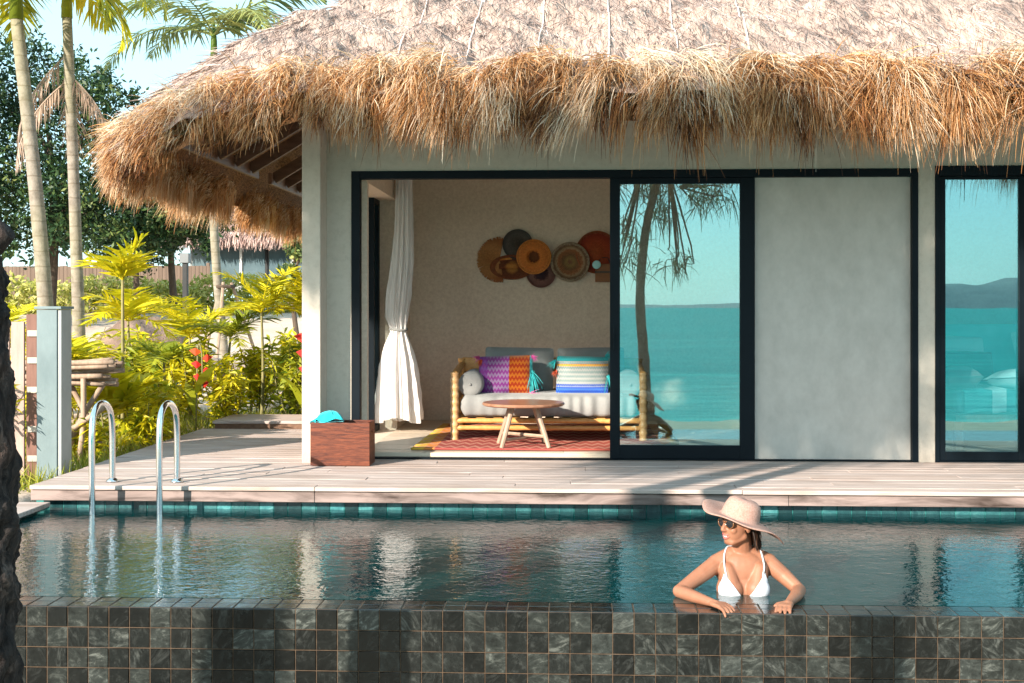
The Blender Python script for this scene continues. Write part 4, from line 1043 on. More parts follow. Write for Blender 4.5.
# ------------------------------------------------------------------ foliage
def frond(g, base, az, elev, Lf, nl, ll, lw, droop=1.2, rn=(.2, .9), vee=.5, seg=2, hang=.4):
    """pinnate frond: rachis curve and two rows of leaflets"""
    m = 14; ev = elev - droop*np.linspace(0, 1, m)**1.3
    h = np.array((math.cos(az), math.sin(az), 0)); up = np.array((0, 0, 1.))
    d = np.cos(ev)[:, None]*h + np.sin(ev)[:, None]*up
    P = np.array(base) + np.concatenate([[np.zeros(3)], np.cumsum(d*Lf/m, 0)])[:m]
    g.tube(P, np.linspace(.012, .003, m)*max(.5, Lf/1.5), 4, rnd=.75)
    s = np.cross(h, up)
    t = np.linspace(.10, .99, nl); i = np.clip(t*(m-1), 0, m-1.001); k = i.astype(int); f = (i-k)[:, None]
    Q = P[k]*(1-f)+P[k+1]*f; T = unit(P[k+1]-P[k]); nrm = unit(np.cross(s, T))
    size = np.sin(np.clip(t*.92+.12, 0, 1)*PI)**.6
    for sg in (-1, 1):
        fwd = .55+.5*t[:, None]
        D = unit(sg*s[None]*1.0 + T*fwd + nrm*(vee*(1 if s[2] == 0 else 1)) + R.randn(nl, 3)*.17)
        rr = np.clip(R.uniform(rn[0], rn[1])*.55+R.uniform(rn[0], rn[1], nl)*.45, 0, 1)
        n = nl; Lg = ll*size*(.85+.3*R.rand(n)); pts = [Q]; dd = D; p = Q
        for q in range(seg):
            dd = unit(dd+np.array((0, 0, -1.))*hang/seg*(.6+.8*R.rand(n, 1))); p = p+dd*(Lg/seg)[:, None]; pts.append(p)
        sd = unit(T + .15*R.randn(n, 3)); Pq = np.zeros((n, seg+1, 2, 3))
        for q, pp_ in enumerate(pts):
            wk = lw*(.55, 1., .08)[q] if seg == 2 else lw*(.5, 1., .8, .06)[q]
            Pq[:, q, 0] = pp_-sd*wk/2; Pq[:, q, 1] = pp_+sd*wk/2
        g.strips(Pq, rr)

def leafcloud(g, n, c, r, size, shape='quad', rn=None, shell=.35, down=0.):
    """n leaf-sized faces clumped through an ellipsoid"""
    nc = max(4, n//55)
    cc = unit(R.randn(nc, 3))*(R.rand(nc, 1)**shell); cc = cc*np.array(r)+np.array(c)
    cl_ = R.randint(0, nc, n)
    p = cc[cl_]+R.randn(n, 3)*np.mean(r)*.11
    a = unit(R.randn(n, 3)+np.array((0, 0, -down))); b = unit(np.cross(a, R.randn(n, 3)))
    L_ = size*(.6+.8*R.rand(n))[:, None]; W_ = L_*.42
    V = np.stack([p, p+a*L_*.5+b*W_*.5, p+a*L_, p+a*L_*.5-b*W_*.5], 1).reshape(-1, 3)
    F = np.arange(n*4).reshape(-1, 4)
    q = np.clip(.45+.22*R.randn(nc)[cl_]+.2*R.randn(n), 0, 1)
    g.add(V, [F], q)

def tree(name, base, h, blobs, n, size, leafm, barkm, label, r0=.16, cat='tree', group=None, lean=(0, 0)):
    t = thing(name, base, label, cat, group)
    b = np.array(base, float); g = G()
    top = np.array((b[0]+lean[0], b[1]+lean[1], b[2]+h))
    mid = (b+top)/2+np.array((R.randn()*.15, R.randn()*.15, 0))
    P = curve([b-np.array((0, 0, .25)), mid, top], 14)
    g.tube(P, np.linspace(r0, r0*.45, 14), 9)
    for (c, r) in blobs:
        k = P[R.randint(6, 13)]; e = np.array(c)-np.array((0, 0, r[2]*.2))
        g.tube(curve([k, (k+e)/2+np.array((R.randn()*.1, R.randn()*.1, .15*r[2])), e], 9), np.linspace(r0*.42, r0*.08, 9), 6)
        for q in range(4):
            e2 = np.array(c)+unit(R.randn(3))*np.array(r)*.75; g.tube(curve([(k+e)/2, (e+e2)/2+R.randn(3)*.08, e2], 6), np.linspace(r0*.2, r0*.04, 6), 5)
    g.build('trunk', barkm, t, True)
    g = G(); vol = [np.prod(r)**.67 for c, r in blobs]; tot = sum(vol)
    for (c, r), v in zip(blobs, vol): leafcloud(g, int(n*v/tot), c, r, size)
    g.build('crown', leafm, t)
    return t

def palm(base, top, r0, r1, nf, Lf, label, mat_, droop=1.5, group=None, name='palm_tree', dead=0, elev=(.2, 1.2), azs=None, nl=46, ll=.62, lw=.045):
    t = thing(name, base, label, 'palm tree', group)
    b, tp = np.array(base, float), np.array(top, float)
    P = curve([b-np.array((0, 0, .2)), (b+tp)/2+np.array((R.randn()*.05, 0, 0)), tp], 20)
    g = G(); g.tube(P, np.interp(np.linspace(0, 1, 20), [0, .06, .5, 1], [r0*1.25, r0, (r0+r1)/2, r1]), 14); g.build('trunk', M['palmtrunk'], t, True)
    g = G(); g.tube([tp-np.array((0, 0, .05)), tp+np.array((0, 0, .5)), tp+np.array((0, 0, .85))], [r1*1.15, r1*.9, r1*.25], 10); g.build('crownshaft', M['leaf_mid'], t, True)
    g = G()
    for k in range(nf):
        az = (azs[k] if azs is not None else k*2.4+R.rand()*.5)
        frond(g, tp+np.array((0, 0, .6)), az, R.uniform(*elev), Lf*(.85+.3*R.rand()), nl, ll, lw, droop*(.8+.5*R.rand()), (0, 1), .25, 2, .7)
    g.build('crown', mat_, t)
    if dead:
        g = G()
        for k in range(dead):
            az = R.rand()*6.28; frond(g, tp+np.array((0, 0, -.55-.12*k)), az, -.75, Lf*.75, 40, .42, .03, .9, (0, 1), -.2, 2, 1.6)
        g.build('dead_fronds', M['dead'], t)
    return t
palm((-6.60, 15.70, -.05), (-7.10, 15.70, 5.05), .105, .078, 9, 2.3, 'slender pale palm trunk with yellow fronds nearest the gate pillar', M['leaf_palm'], azs=[-.5, -.2, 2.6, 1.2, 3.6, 4.4, 5.2, 2.0, .4], elev=(.15, .6), droop=1.9, nl=60, ll=.6, lw=.055)
palm((-6.64, 16.70, -.05), (-6.85, 16.70, 5.3), .088, .066, 8, 2.2, 'thin ringed palm with brown dead fronds hanging down its trunk', M['leaf_palm'], dead=4, elev=(.2, .9), droop=1.8)
palm((-6.06, 21.74, .2), (-6.28, 21.74, 5.5), .085, .062, 9, 2.3, 'palm rising behind the thatched roof with a drooping open crown', M['leaf_grey'], azs=[0.05, 3.0, .5, 2.6, 1.5, 4.4, 5.4, 3.5, 5.9], elev=(.3, .9), droop=1.5)
# support stakes of that palm
st = thing('palm_support', (-6.06, 21.74, .2), 'timber support frame propped around the palm behind the shrubs', 'tree support')
for k in range(3):
    a = k*2.1+.5
    g = G(); g.tube([(-6.06+.65*math.cos(a), 21.74+.65*math.sin(a), .12), (-6.08+.11*math.cos(a), 21.74+.11*math.sin(a), 1.75)], .03, 7); g.build('pole', M['pole'], st)
g = G(); a = np.linspace(0, 2*PI, 9); g.tube(np.stack([-6.075+.15*np.cos(a), 21.74+.15*np.sin(a), np.full(9, 1.68)], 1), .035, 6, caps=False); g.build('collar', M['bark_plain'], st)

# dark tree mass
tree('broadleaf_tree', (-13.6, 32, .85), 5.0, [((-13.6, 32, 5.4), (2.4, 2, 2.2)), ((-12.4, 32, 6.7), (1.2, 1.3, 1.1)), ((-14.8, 32.5, 7.3), (2.1, 1.8, 1.4)), ((-12.4, 31.5, 4.0), (2, 1.6, 1.5)), ((-15.2, 31.5, 4.2), (2.2, 1.8, 1.8))], 24000, .15, M['leaf_dark'], M['bark_plain'], 'tall dense dark green tree behind the two palm trunks', .15)
tree('broadleaf_tree', (-11.2, 35, 1.0), 4.0, [((-11.2, 35, 5.2), (1.9, 1.8, 1.7)), ((-11.0, 34.5, 4.6), (1.5, 1.6, 1.3)), ((-10.6, 35.5, 5.9), (1.2, 1.3, 1.0)), ((-12.2, 35, 5.9), (1.2, 1.4, 1.0)), ((-12.2, 34.5, 3.6), (1.7, 1.5, 1.2))], 19000, .145, M['leaf_dark'], M['bark_plain'], 'dark rounded tree between the palms and the eave of the villa', .12)
tree('broadleaf_tree', (-11.6, 33, .9), 2.9, [((-10.6, 33, 4.6), (1.3, 1.4, 1.2)), ((-9.95, 33, 3.6), (.9, 1.2, .75)), ((-11.4, 32.6, 3.3), (1.3, 1.3, .8))], 11000, .14, M['leaf_dark'], M['bark_plain'], 'low dark tree whose boughs hang over the distant thatched hut', .10)
tree('broadleaf_tree', (-17.5, 30, .75), 4.6, [((-17.5, 30, 5.2), (2.6, 2, 2.4)), ((-17, 29.5, 7.8), (2.2, 1.8, 1.8)), ((-16.2, 29.5, 3.4), (1.8, 1.6, 1.5))], 15000, .16, M['leaf_dark'], M['bark_plain'], 'dark tree at the picture edge behind the black tree trunk', .25)
tree('shrub_tree', (-6.5, 29.5, .7), 1.7, [((-6.45, 29.5, 2.7), (.36, .5, .7)), ((-6.5, 29.4, 2.0), (.36, .5, .5))], 1600, .16, M['leaf_grey'], M['bark_plain'], 'pale olive bushy tree beside the villa wall in front of the hut', .07)
# far wood
g = G()
for k in range(26): leafcloud(g, 420, (-62+k*2.4+R.randn(), 72+R.randn()*4, 4.2+R.rand()*1.5), (2.6, 2, 3.2), .5)
o = g.build('far_wood', M['leaf_dark'], None, False, (-30, 72, 1.5)); tag(o, 'dark green wood far behind the huts', 'wood', kind='stuff')
# hedge, fence, mound, rubble
g = G()
n = 9000; x = -19+R.rand(n)*12.2; y = 37.5+R.randn(n)*.35; z = 1.05+R.rand(n)*(1.12+.12*np.sin(x*1.7)+.06*np.sin(x*5))
a = unit(R.randn(n, 3)); b = unit(np.cross(a, R.randn(n, 3))); p = np.stack([x, y, z], 1); L_ = (.12+.14*R.rand(n))[:, None]
g.add(np.stack([p, p+a*L_*.5+b*L_*.22, p+a*L_, p+a*L_*.5-b*L_*.22], 1).reshape(-1, 3), [np.arange(n*4).reshape(-1, 4)], R.rand(n))
hd = g.build('hedge', M['leaf_hedge'], None, False, (-13, 37.5, 1.1)); tag(hd, 'long pale green hedge in front of the red brown fence', 'hedge')
fc = thing('board_fence', (-15.5, 41.3, 1.3), 'red brown board fence behind the pale hedge', 'fence')
g = G()
for k in range(62):
    x = -19.8+k*.125; g.box((x, 41.3, 1.25), (x+.115, 41.33, 2.68+.03*R.rand()))
g.build('boards', M['fencewood'], fc)
for k in range(5): g = G(); g.box((-19.8+k*1.9, 41.34, 1.2), (-19.7+k*1.9, 41.44, 2.8)); g.build('post', M['fencewood'], fc)
xs = np.linspace(-1, 1, 26); X, Y = np.meshgrid(xs, xs, indexing='ij'); rr = np.clip(1-X**2-Y**2, 0, 1)
g = G(); g.grid(np.stack([-8.35+X*1.15, 24+Y*.9, .3+rr**.7*(.78+.12*np.sin(X*7)*np.sin(Y*6))], -1), .5)
o = g.build('soil_mound', M['soil'], None, True, (-8.35, 24, .3)); tag(o, 'mound of dark brown earth behind the ringed palm trunk', 'earth mound')
rw = thing('rubble_bank', (-5.8, 19.5, .05), 'low grey brown rubble bank with a blue tarpaulin behind the shrubs', 'rubble bank')
g = G()
for k in range(46):
    g.ell((-8.3+R.rand()*5.2, 19.5+R.randn()*.25, .14+R.rand()*.28), np.array((.24, .2, .13))*(.6+.7*R.rand()), Matrix.Rotation(R.rand()*3, 3, 'Z'), 8, 6)
g.build('rubble', M['stone'], rw, True)
X, Y = np.meshgrid(np.linspace(-7.0, -5.7, 20), np.linspace(18.95, 19.2, 8), indexing='ij')
g = G(); g.grid(np.stack([X, Y, .10+(Y-18.95)*1.1+.025*np.sin(X*11)*np.sin(Y*30)], -1), .5); g.build('tarpaulin', M['tarp'], rw, True, solid=.01)
# lamp post
lp = thing('bollard_lamp', (-6.16, 19.73, 0), 'slim black garden lamp post with a grey cap among the shrubs', 'lamp post')
g = G(); g.box((-6.20, 19.69, -.1), (-6.12, 19.77, 2.02)); g.build('post', M['postmetal'], lp, bevel=.008)
g = G(); g.box((-6.235, 19.655, 2.02), (-6.085, 19.805, 2.18)); g.build('lamp_head', M['greycap'], lp, bevel=.012)

# distant huts
def hut(name, x0, x1, y0, y1, zb, zw, zt, label, fascia=False):
    t = thing(name, ((x0+x1)/2, y0, zb), label, 'hut')
    g = G(); g.box((x0+1.0, y0+.9, zb-.3), (x1-1.0, y1-.9, zw+.25)); g.build('wall', M['hutwall'], t)
    n = int((x1-x0-2)/.95)
    for k in range(n):
        xx = x0+1.1+k*.95
        g = G(); g.box((xx, y0+.84, zb+.05), (xx+.8, y0+.898, zw-.02)); w_ = g.build('window', M['hutglass'], t)
        g = G(); g.box((xx+.81, y0+.80, zb-.1), (xx+.90, y0+.89, zw)); g.build('post', M['white_paint'] if k % 2 else M['postmetal'], t)
    # hip roof
    xm, ym = (x0+x1)/2, (y0+y1)/2; rl = (x1-x0-(y1-y0))/2
    u = np.linspace(0, 1, 9)
    g = G()
    A = np.array([(x0, y0, zw), (x1, y0, zw), (x1, y1, zw), (x0, y1, zw)]); Bq = np.array([(xm-max(rl, .1), ym, zt), (xm+max(rl, .1), ym, zt)])
    for (a, b, c, d) in ((A[0], A[1], Bq[1], Bq[0]), (A[1], A[2], Bq[1], Bq[1]), (A[2], A[3], Bq[0], Bq[1]), (A[3], A[0], Bq[0], Bq[0])):
        nn_ = 26; U, V = np.meshgrid(np.linspace(0, 1, nn_), np.linspace(0, 1, nn_), indexing='ij'); U = U[..., None]; V = V[..., None]
        P = (a*(1-U)+b*U)*(1-V)+(d*(1-U)+c*U)*V; P[..., 2] += .05*np.sin(P[..., 0]*6)*np.sin(P[..., 1]*5+P[..., 2]*4); g.grid(P, R.rand((nn_-1)**2))
    n = 2600; s = R.rand(n); P0 = A[0]*(1-s[:, None])+A[1]*s[:, None]; P0[:, 2] += R.rand(n)*.25; P0[:, 1] += .3*R.rand(n)-.1
    rn = R.rand(n); g.strips(ribbons(P0, np.tile(np.array((0, -.6, -.4)), (n, 1))+R.randn(n, 3)*.2, .3+.25*R.rand(n), np.full(n, .05), np.full(n, 1.5), 2, rn), rn)
    n = 9000; U = R.rand(n, 1); V = R.rand(n, 1); P0 = (A[0]*(1-U)+A[1]*U)*(1-V)+(Bq[0]*(1-U)+Bq[1]*U)*V+np.array((0, 0, .04)); rn = R.rand(n)
    g.strips(ribbons(P0, np.tile(np.array((0, -1., -.55)), (n, 1))+R.randn(n, 3)*.35, .3+.3*R.rand(n), np.full(n, .035), np.full(n, .1), 2, rn), rn)
    g.build('roof', M['hutroof'], t)
    if fascia:
        g = G(); g.box((x0+.2, y0+.2, zw-.38), (x1-.2, y0+.35, zw-.06)); g.build('fascia', M['white_paint'], t)
    return t
hut('thatched_hut', -15.0, -5.0, 44.5, 52, 2.2, 3.78, 7.3, 'distant thatched hut with glass front beyond the hedge')
hut('thatched_hut', -16.5, -5.5, 60, 68, 3.4, 7.3, 10.2, 'second thatched hut with a white fascia, farther off above the first roof', True)

# small palms and shrubs along the deck
def young_palm(base, h, nf, Lf, label, mt, nl=26, ll=.34, lw=.05, elev=(.4, 1.2), droop=1.1, name='young_palm', r=.018, group=None, lean=(0, 0)):
    t = thing(name, base, label, 'palm', group); b = np.array(base, float); tp = b+np.array((lean[0], lean[1], h))
    g = G(); g.tube(curve([b-np.array((0, 0, .1)), (b+tp)/2+R.randn(3)*.02, tp], 10), np.linspace(r*1.3, r*.8, 10), 7); g.build('trunk', M['stem'], t, True)
    g = G()
    for k in range(nf): frond(g, tp, k*2.4+R.rand()*.6, R.uniform(*elev), Lf*(.8+.4*R.rand()), nl, ll, lw, droop*(.8+.4*R.rand()), (.1, 1), .3, 2, .35)
    g.build('crown', mt, t); return t
young_palm((-4.66, 12.8, -.1), 1.70, 7, .56, 'slim young palm with a bright yellow crown standing alone on a tall stem', M['leaf_yellow'], 13, .30, .05, (.55, 1.4), .6)
young_palm((-5.25, 14.6, -.1), 1.25, 8, .75, 'young areca palm with yellow fronds arching below the tall young palm', M['leaf_yellow'], 24, .32, .04, (.2, 1.1), 1.3)
young_palm((-4.95, 12.0, -.1), .85, 9, .55, 'short bushy young palm above the bamboo pole stack', M['leaf_yellow'], 22, .28, .045, (.3, 1.2), 1.1)
young_palm((-4.55, 12.2, -.1), .35, 8, .62, 'broad-leaved young palm between the two ladder rails', M['leaf_yellow'], 14, .34, .085, (.5, 1.3), .7)
young_palm((-4.62, 14.0, -.1), .80, 8, .60, 'young palm with fine fronds beside the black lamp post', M['leaf_mid'], 24, .26, .035, (.2, 1.1), 1.3)
young_palm((-3.85, 15.4, -.1), 1.35, 10, .80, 'areca palm with fine fronds tallest beside the villa pillar', M['leaf_yellow'], 28, .30, .032, (.3, 1.2), 1.2)
young_palm((-4.35, 15.8, -.1), 1.05, 9, .75, 'areca palm with thin reddish stem in the middle of the shrub bed', M['leaf_mid'], 28, .28, .032, (.3, 1.2), 1.2)
def shrub(base, h, w_, ns, nl, label, mt, ll=.16, lw=.035, name='leafy_shrub'):
    t = thing(name, base, label, 'shrub'); b = np.array(base, float); gs = G(); g = G()
    for k in range(ns):
        a = R.rand()*6.28; e = b+np.array((w_*math.cos(a)*R.rand(), w_*math.sin(a)*R.rand(), h*(.6+.45*R.rand())))
        P = curve([b+np.array((.08*math.cos(a), .08*math.sin(a), -.05)), (b+e)/2+R.randn(3)*.05, e], 10); gs.tube(P, np.linspace(.011, .004, 10), 5)
        n = nl; s = .2+.8*R.rand(n)**.7; i = np.clip(s*9, 0, 8.99); q = i.astype(int); Q = P[q]*(1-(i-q))[:, None]+P[q+1]*(i-q)[:, None]
        D = unit(R.randn(n, 3)*np.array((1, 1, .5))+np.array((0, 0, .45))); rn = np.clip(.5+.28*R.randn(n), 0, 1)
        Lg = ll*(.6+.8*R.rand(n)); sd = unit(np.cross(D, R.randn(n, 3))); p = Q; pts = [Q]; d = D
        for z in range(2): d = unit(d+np.array((0, 0, -.35))); p = p+d*(Lg/2)[:, None]; pts.append(p)
        Pq = np.zeros((n, 3, 2, 3))
        for z, pp_ in enumerate(pts):
            wk = lw*(.25, 1., .05)[z]; Pq[:, z, 0] = pp_-sd*wk/2; Pq[:, z, 1] = pp_+sd*wk/2
        g.strips(Pq, rn)
    gs.build('stems', M['stem'], t, True); g.build('foliage', mt, t); return t
shrub((-3.35, 14.85, -.1), 1.0, .42, 12, 62, 'dense leafy shrub right behind the timber step', M['leaf_mid'])
shrub((-2.85, 14.9, -.1), 1.25, .40, 12, 60, 'tall leafy shrub against the villa pillar', M['leaf_yellow'])
shrub((-3.95, 14.3, -.1), .85, .42, 11, 60, 'rounded yellow green shrub left of the timber step', M['leaf_yellow'])
shrub((-4.55, 13.3, -.1), .62, .36, 10, 55, 'low yellow green shrub at the deck edge below the red flower', M['leaf_yellow'])
shrub((-4.85, 11.3, -.1), .45, .22, 8, 45, 'small leafy shrub between the gate pillar and the first ladder rail', M['leaf_mid'])
shrub((-5.1, 13.6, -.1), .95, .45, 11, 60, 'loose leafy shrub behind the second ladder rail', M['leaf_mid'])
shrub((-3.3, 16.6, -.1), 1.15, .5, 12, 70, 'upright leafy shrub behind the timber step and its dense neighbour', M['leaf_yellow'], .2, .04)
shrub((-5.6, 16.4, -.1), 1.1, .6, 12, 60, 'wide shrub in front of the rubble bank', M['leaf_yellow'], .2, .04)
shrub((-4.52, 9.86, .35), .42, .10, 4, 24, 'yellow leaved sprig poking through the wooden gate', M['leaf_yellow'], .10, .03, 'leafy_sprig')
shrub((-4.25, 12.1, -.1), .50, .25, 8, 50, 'low shrub at the deck edge right of the second ladder rail', M['leaf_yellow'], .15, .034)
shrub((-4.75, 15.2, -.1), 1.05, .5, 12, 70, 'tall loose yellow shrub behind the slim young palm', M['leaf_yellow'], .18, .036)
shrub((-6.2, 15.2, -.1), 1.15, .6, 12, 65, 'yellow shrub at the foot of the slender pale palm', M['leaf_yellow'], .19, .04)
shrub((-3.75, 17.0, -.1), 1.05, .5, 12, 75, 'yellow shrub farthest back, in line with the lamp post', M['leaf_yellow'], .19, .04)
shrub((-2.75, 15.8, -.1), 1.30, .4, 12, 75, 'yellow shrub pressed against the villa side wall', M['leaf_yellow'], .18, .036)
young_palm((-5.0, 16.2, -.1), 1.0, 10, .85, 'wide areca palm with arching yellow fronds beside the rubble bank', M['leaf_yellow'], 28, .32, .036, (.3, 1.25), 1.1)
young_palm((-5.75, 13.6, -.1), .55, 9, .8, 'low areca palm behind the pole rack', M['leaf_yellow'], 26, .30, .036, (.4, 1.25), 1.0)
shrub((-4.5, 11.5, -.1), .38, .2, 7, 45, 'low yellow plant at the deck edge beside the first ladder rail', M['leaf_yellow'], .14, .03)
shrub((-4.3, 12.7, -.1), .62, .3, 9, 60, 'yellow shrub at the deck edge midway between ladder and timber step', M['leaf_yellow'], .16, .035)
shrub((-5.4, 12.6, -.1), .75, .4, 10, 60, 'yellow shrub in the shade of the pole rack', M['leaf_yellow'], .17, .035)
shrub((-5.3, 15.4, -.1), .95, .45, 11, 65, 'yellow shrub filling the gap in front of the soil mound', M['leaf_yellow'], .18, .036)
shrub((-4.15, 16.3, -.1), .85, .5, 12, 65, 'spreading yellow shrub in front of the grey rubble', M['leaf_yellow'], .18, .036)
shrub((-3.1, 15.4, -.1), 1.1, .4, 11, 65, 'bright yellow shrub behind the red flower by the pillar', M['leaf_yellow'], .17, .034)
young_palm((-3.35, 15.9, -.1), 1.35, 10, .75, 'areca palm whose fronds brush the villa pillar', M['leaf_yellow'], 28, .28, .032, (.4, 1.3), 1.1)
young_palm((-6.5, 13.9, -.1), .9, 9, .8, 'areca palm seen between the gate pillar and the ringed palm', M['leaf_yellow'], 26, .30, .036, (.3, 1.25), 1.0)
def heliconia(base, h, nb, label, s=1.0):
    t = thing('red_heliconia', base, label, 'flower'); b = np.array(base, float)
    tp = b+np.array((.03, 0, h)); g = G(); g.tube(curve([b-np.array((0, 0, .1)), (b+tp)/2, tp, tp+np.array((.05, -.03, -.08)), tp+np.array((.06, -.04, -.08-nb*.075*s))], 20), .009, 6); g.build('stem', M['stem'], t, True)
    g = G()
    for k in range(nb):
        p = tp+np.array((.05, -.03, -.06-k*.075*s)); sg = 1 if k % 2 else -1
        L_ = (.15-.012*k)*s
        V = [p, p+np.array((sg*L_*.45, -.02, .05*s)), p+np.array((sg*L_, -.01, .02*s)), p+np.array((sg*L_*.45, -.02, -.045*s)), p+np.array((sg*L_*.45, .035, .0))]
        g.add(V, [[(0, 1, 4), (1, 2, 4), (2, 3, 4), (3, 0, 4), (0, 3, 1), (1, 3, 2)]], R.rand())
    g.build('bracts', M['redbract'], t)
    g = G()
    for k in range(4):
        a = k*1.7+.4; n = 1
        Q = b+np.array((0, 0, h*.35*(k/3.)+.1)); d = np.array((math.cos(a)*.5, math.sin(a)*.5, .85)); sd = unit(np.cross(d, (0, 0, 1.)))
        Pq = np.zeros((1, 5, 2, 3)); p = Q.copy()
        for z in range(5):
            wk = (.02, .11, .14, .09, .01)[z]; Pq[0, z, 0] = p-sd*wk/2; Pq[0, z, 1] = p+sd*wk/2; d = unit(d+np.array((0, 0, -.22))); p = p+d*.15
        g.strips(Pq, np.array([.6]))
    g.build('leaves', M['leaf_mid'], t); return t
heliconia((-4.18, 13.75, -.1), .98, 6, 'hanging red heliconia flower beside the lamp post', .95)
heliconia((-3.12, 14.45, -.1), 1.12, 6, 'hanging red heliconia flower close to the villa pillar', 1.25)
# grass strips
g = G(); n = 12000
x = -5.6+R.rand(n)*1.55; y = 9.5+R.rand(n)*6.5; k = R.rand(n) < .3; x[k] = -4.0+R.rand(k.sum())*1.7; y[k] = 14.35+R.rand(k.sum())*1.5
P0 = np.stack([x, y, np.full(n, -.14)], 1); rn = R.rand(n)
g.strips(ribbons(P0, unit(R.randn(n, 3)*.4+np.array((0, 0, 1.))), .08+.16*R.rand(n), np.full(n, .010), R.rand(n)*.9, 2, rn), rn)
o = g.build('grass', M['grass'], None, False, (-4.5, 12, -.15)); tag(o, 'short yellow green grass beside the deck', 'grass', kind='stuff')

# bamboo pole stack on trestles
bs = thing('pole_rack', (-4.55, 11.5, -.1), 'rough timber rack piled with thin poles behind the gate pillar', 'rack')
for k in range(16):
    lay = k//4; z = .60+lay*.065+R.rand()*.02; y = 11.35+(k % 4)*.11+R.rand()*.03
    g = G(); g.tube(curve([(-5.4, y, z), (-4.75, y+R.randn()*.02, z+R.randn()*.012), (-4.30+R.randn()*.05, y+R.randn()*.03, z+R.randn()*.02)], 8), .018+.008*R.rand(), 6); g.build('pole', M['pole'], bs, True)
for (a, b) in (((-4.70, 11.4, -.1), (-4.34, 11.45, .62)), ((-4.34, 11.5, -.1), (-4.72, 11.55, .62)), ((-4.52, 11.3, -.1), (-4.50, 11.35, .66)), ((-4.75, 11.3, .1), (-4.25, 11.3, .42)), ((-5.2, 11.4, -.1), (-5.2, 11.5, .62))):
    g = G(); g.tube(curve([a, (np.array(a)+np.array(b))/2+R.randn(3)*.02, b], 8), .026, 7); g.build('strut', M['pole'], bs, True)

# gate pillar and gate
gp_ = thing('gate_pillar', (-4.25, 10.05, -.15), 'grey blue concrete gate pillar with pale capping edge by the deck', 'pillar')
g = G(); g.box((-4.345, 9.98, -.2), (-4.175, 10.22, 1.30)); g.build('pillar_shaft', M['concrete_blue'], gp_, bevel=.006)
g = G(); g.box((-4.172, 9.99, -.2), (-4.142, 10.2, 1.30)); g.build('end_post', M['hutwall'], gp_, bevel=.006)
g = G(); g.box((-4.36, 9.965, 1.303), (-4.135, 10.235, 1.325)); g.build('cap', M['concrete_blue'], gp_, bevel=.004)
gt = thing('garden_gate', (-4.6, 10.0, -.1), 'red brown timber garden gate hinged on the concrete pillar', 'gate')
g = G(); g.box((-4.44, 10.0, -.08), (-4.35, 10.05, 1.26)); g.build('hinge_stile', M['gatewood'], gt, bevel=.004)
g = G(); g.box((-5.3, 10.0, -.08), (-5.2, 10.05, 1.26)); g.build('lock_stile', M['gatewood'], gt, bevel=.004)
for k in range(6):
    g = G(); g.box((-5.195+k*.125, 10.005, -.06), (-5.085+k*.125, 10.03, 1.20)); g.build('board', M['gatepale'] if k >= 4 else M['gatewood'], gt, bevel=.003)
for z in (.06, .30, .62, .86, 1.08):
    g = G(); g.box((-4.425, 9.985, z), (-4.345, 9.998, z+.05)); g.build('hinge', M['hinge'], gt, bevel=.002)

# ------------------------------------------------------------------ casuarina trees on the beach
def casuarina(base, P, rad, blobs, n, label, strand=(.25, .5), stub=None, nr=40, m=18, rough=0.):
    t = thing('casuarina_tree', base, label, 'tree'); g = G(); P = curve(P, nr)
    rr = np.interp(np.linspace(0, 1, nr), np.linspace(0, 1, len(rad)), rad)
    a = np.arange(m)*2*PI/m; V = np.zeros((nr, m, 3)); hl = np.concatenate([[0], np.cumsum(np.linalg.norm(np.diff(P, axis=0), axis=1))])
    T = unit(np.gradient(P, axis=0))
    for i in range(nr):
        u_ = unit(np.cross(T[i], (0, 1., .1))); v_ = np.cross(T[i], u_)
        q = rr[i]*(1+.10*np.sin(a*3+i*.35)+.06*np.sin(a*7-i*.6)+(.05 if rough == 0 else .03)*R.randn(m)) + rough*(np.abs(np.sin(a*6+1.3*np.sin(hl[i]*9)+.8*np.sin(hl[i]*23+a*2)))**.6-.6+.2*np.sin(hl[i]*38+3*np.sin(a*3))*np.sin(a*5+hl[i]*7))
        V[i] = P[i]+q[:, None]*(np.cos(a)[:, None]*u_+np.sin(a)[:, None]*v_)
    g.grid(V, .5, closed=True)
    for (c, r) in blobs:
        k = P[R.randint(int(nr*.75), nr-1)]; e = np.array(c); g.tube(curve([k, (k+e)/2+np.array((0, 0, .2)), e], 8), np.linspace(rr[-1]*.6+.01, .015, 8), 6)
        for q in range(5):
            e2 = e+unit(R.randn(3))*np.array(r)*.8; g.tube(curve([(k+e)/2, (e+e2)/2+R.randn(3)*.1, e2], 6), np.linspace(.022, .006, 6), 4)
    if stub is not None: g.tube(curve(stub[0], 8), np.linspace(*stub[1], 8), 10)
    g.build('trunk', M['bark'], t, True)
    if not blobs: return t
    g = G(); vol = [np.prod(r)**.67 for c, r in blobs]; tot = sum(vol)
    for (c, r), v in zip(blobs, vol):
        k = int(n*v/tot); nc = max(4, k//40); cc = unit(R.randn(nc, 3))*(R.rand(nc, 1)**.4)*np.array(r)+np.array(c)
        ci = R.randint(0, nc, k); P0 = cc[ci]+R.randn(k, 3)*min(.13, np.min(r)*.4); D = unit(R.randn(k, 3)*.55+np.array((0, 0, -.3)))
        rn = R.rand(k); g.strips(ribbons(P0, D, R.uniform(strand[0], strand[1], k), .014+.012*R.rand(k), .8+.8*R.rand(k), 3, rn), rn)
    g.build('crown', M['needle'], t); return t
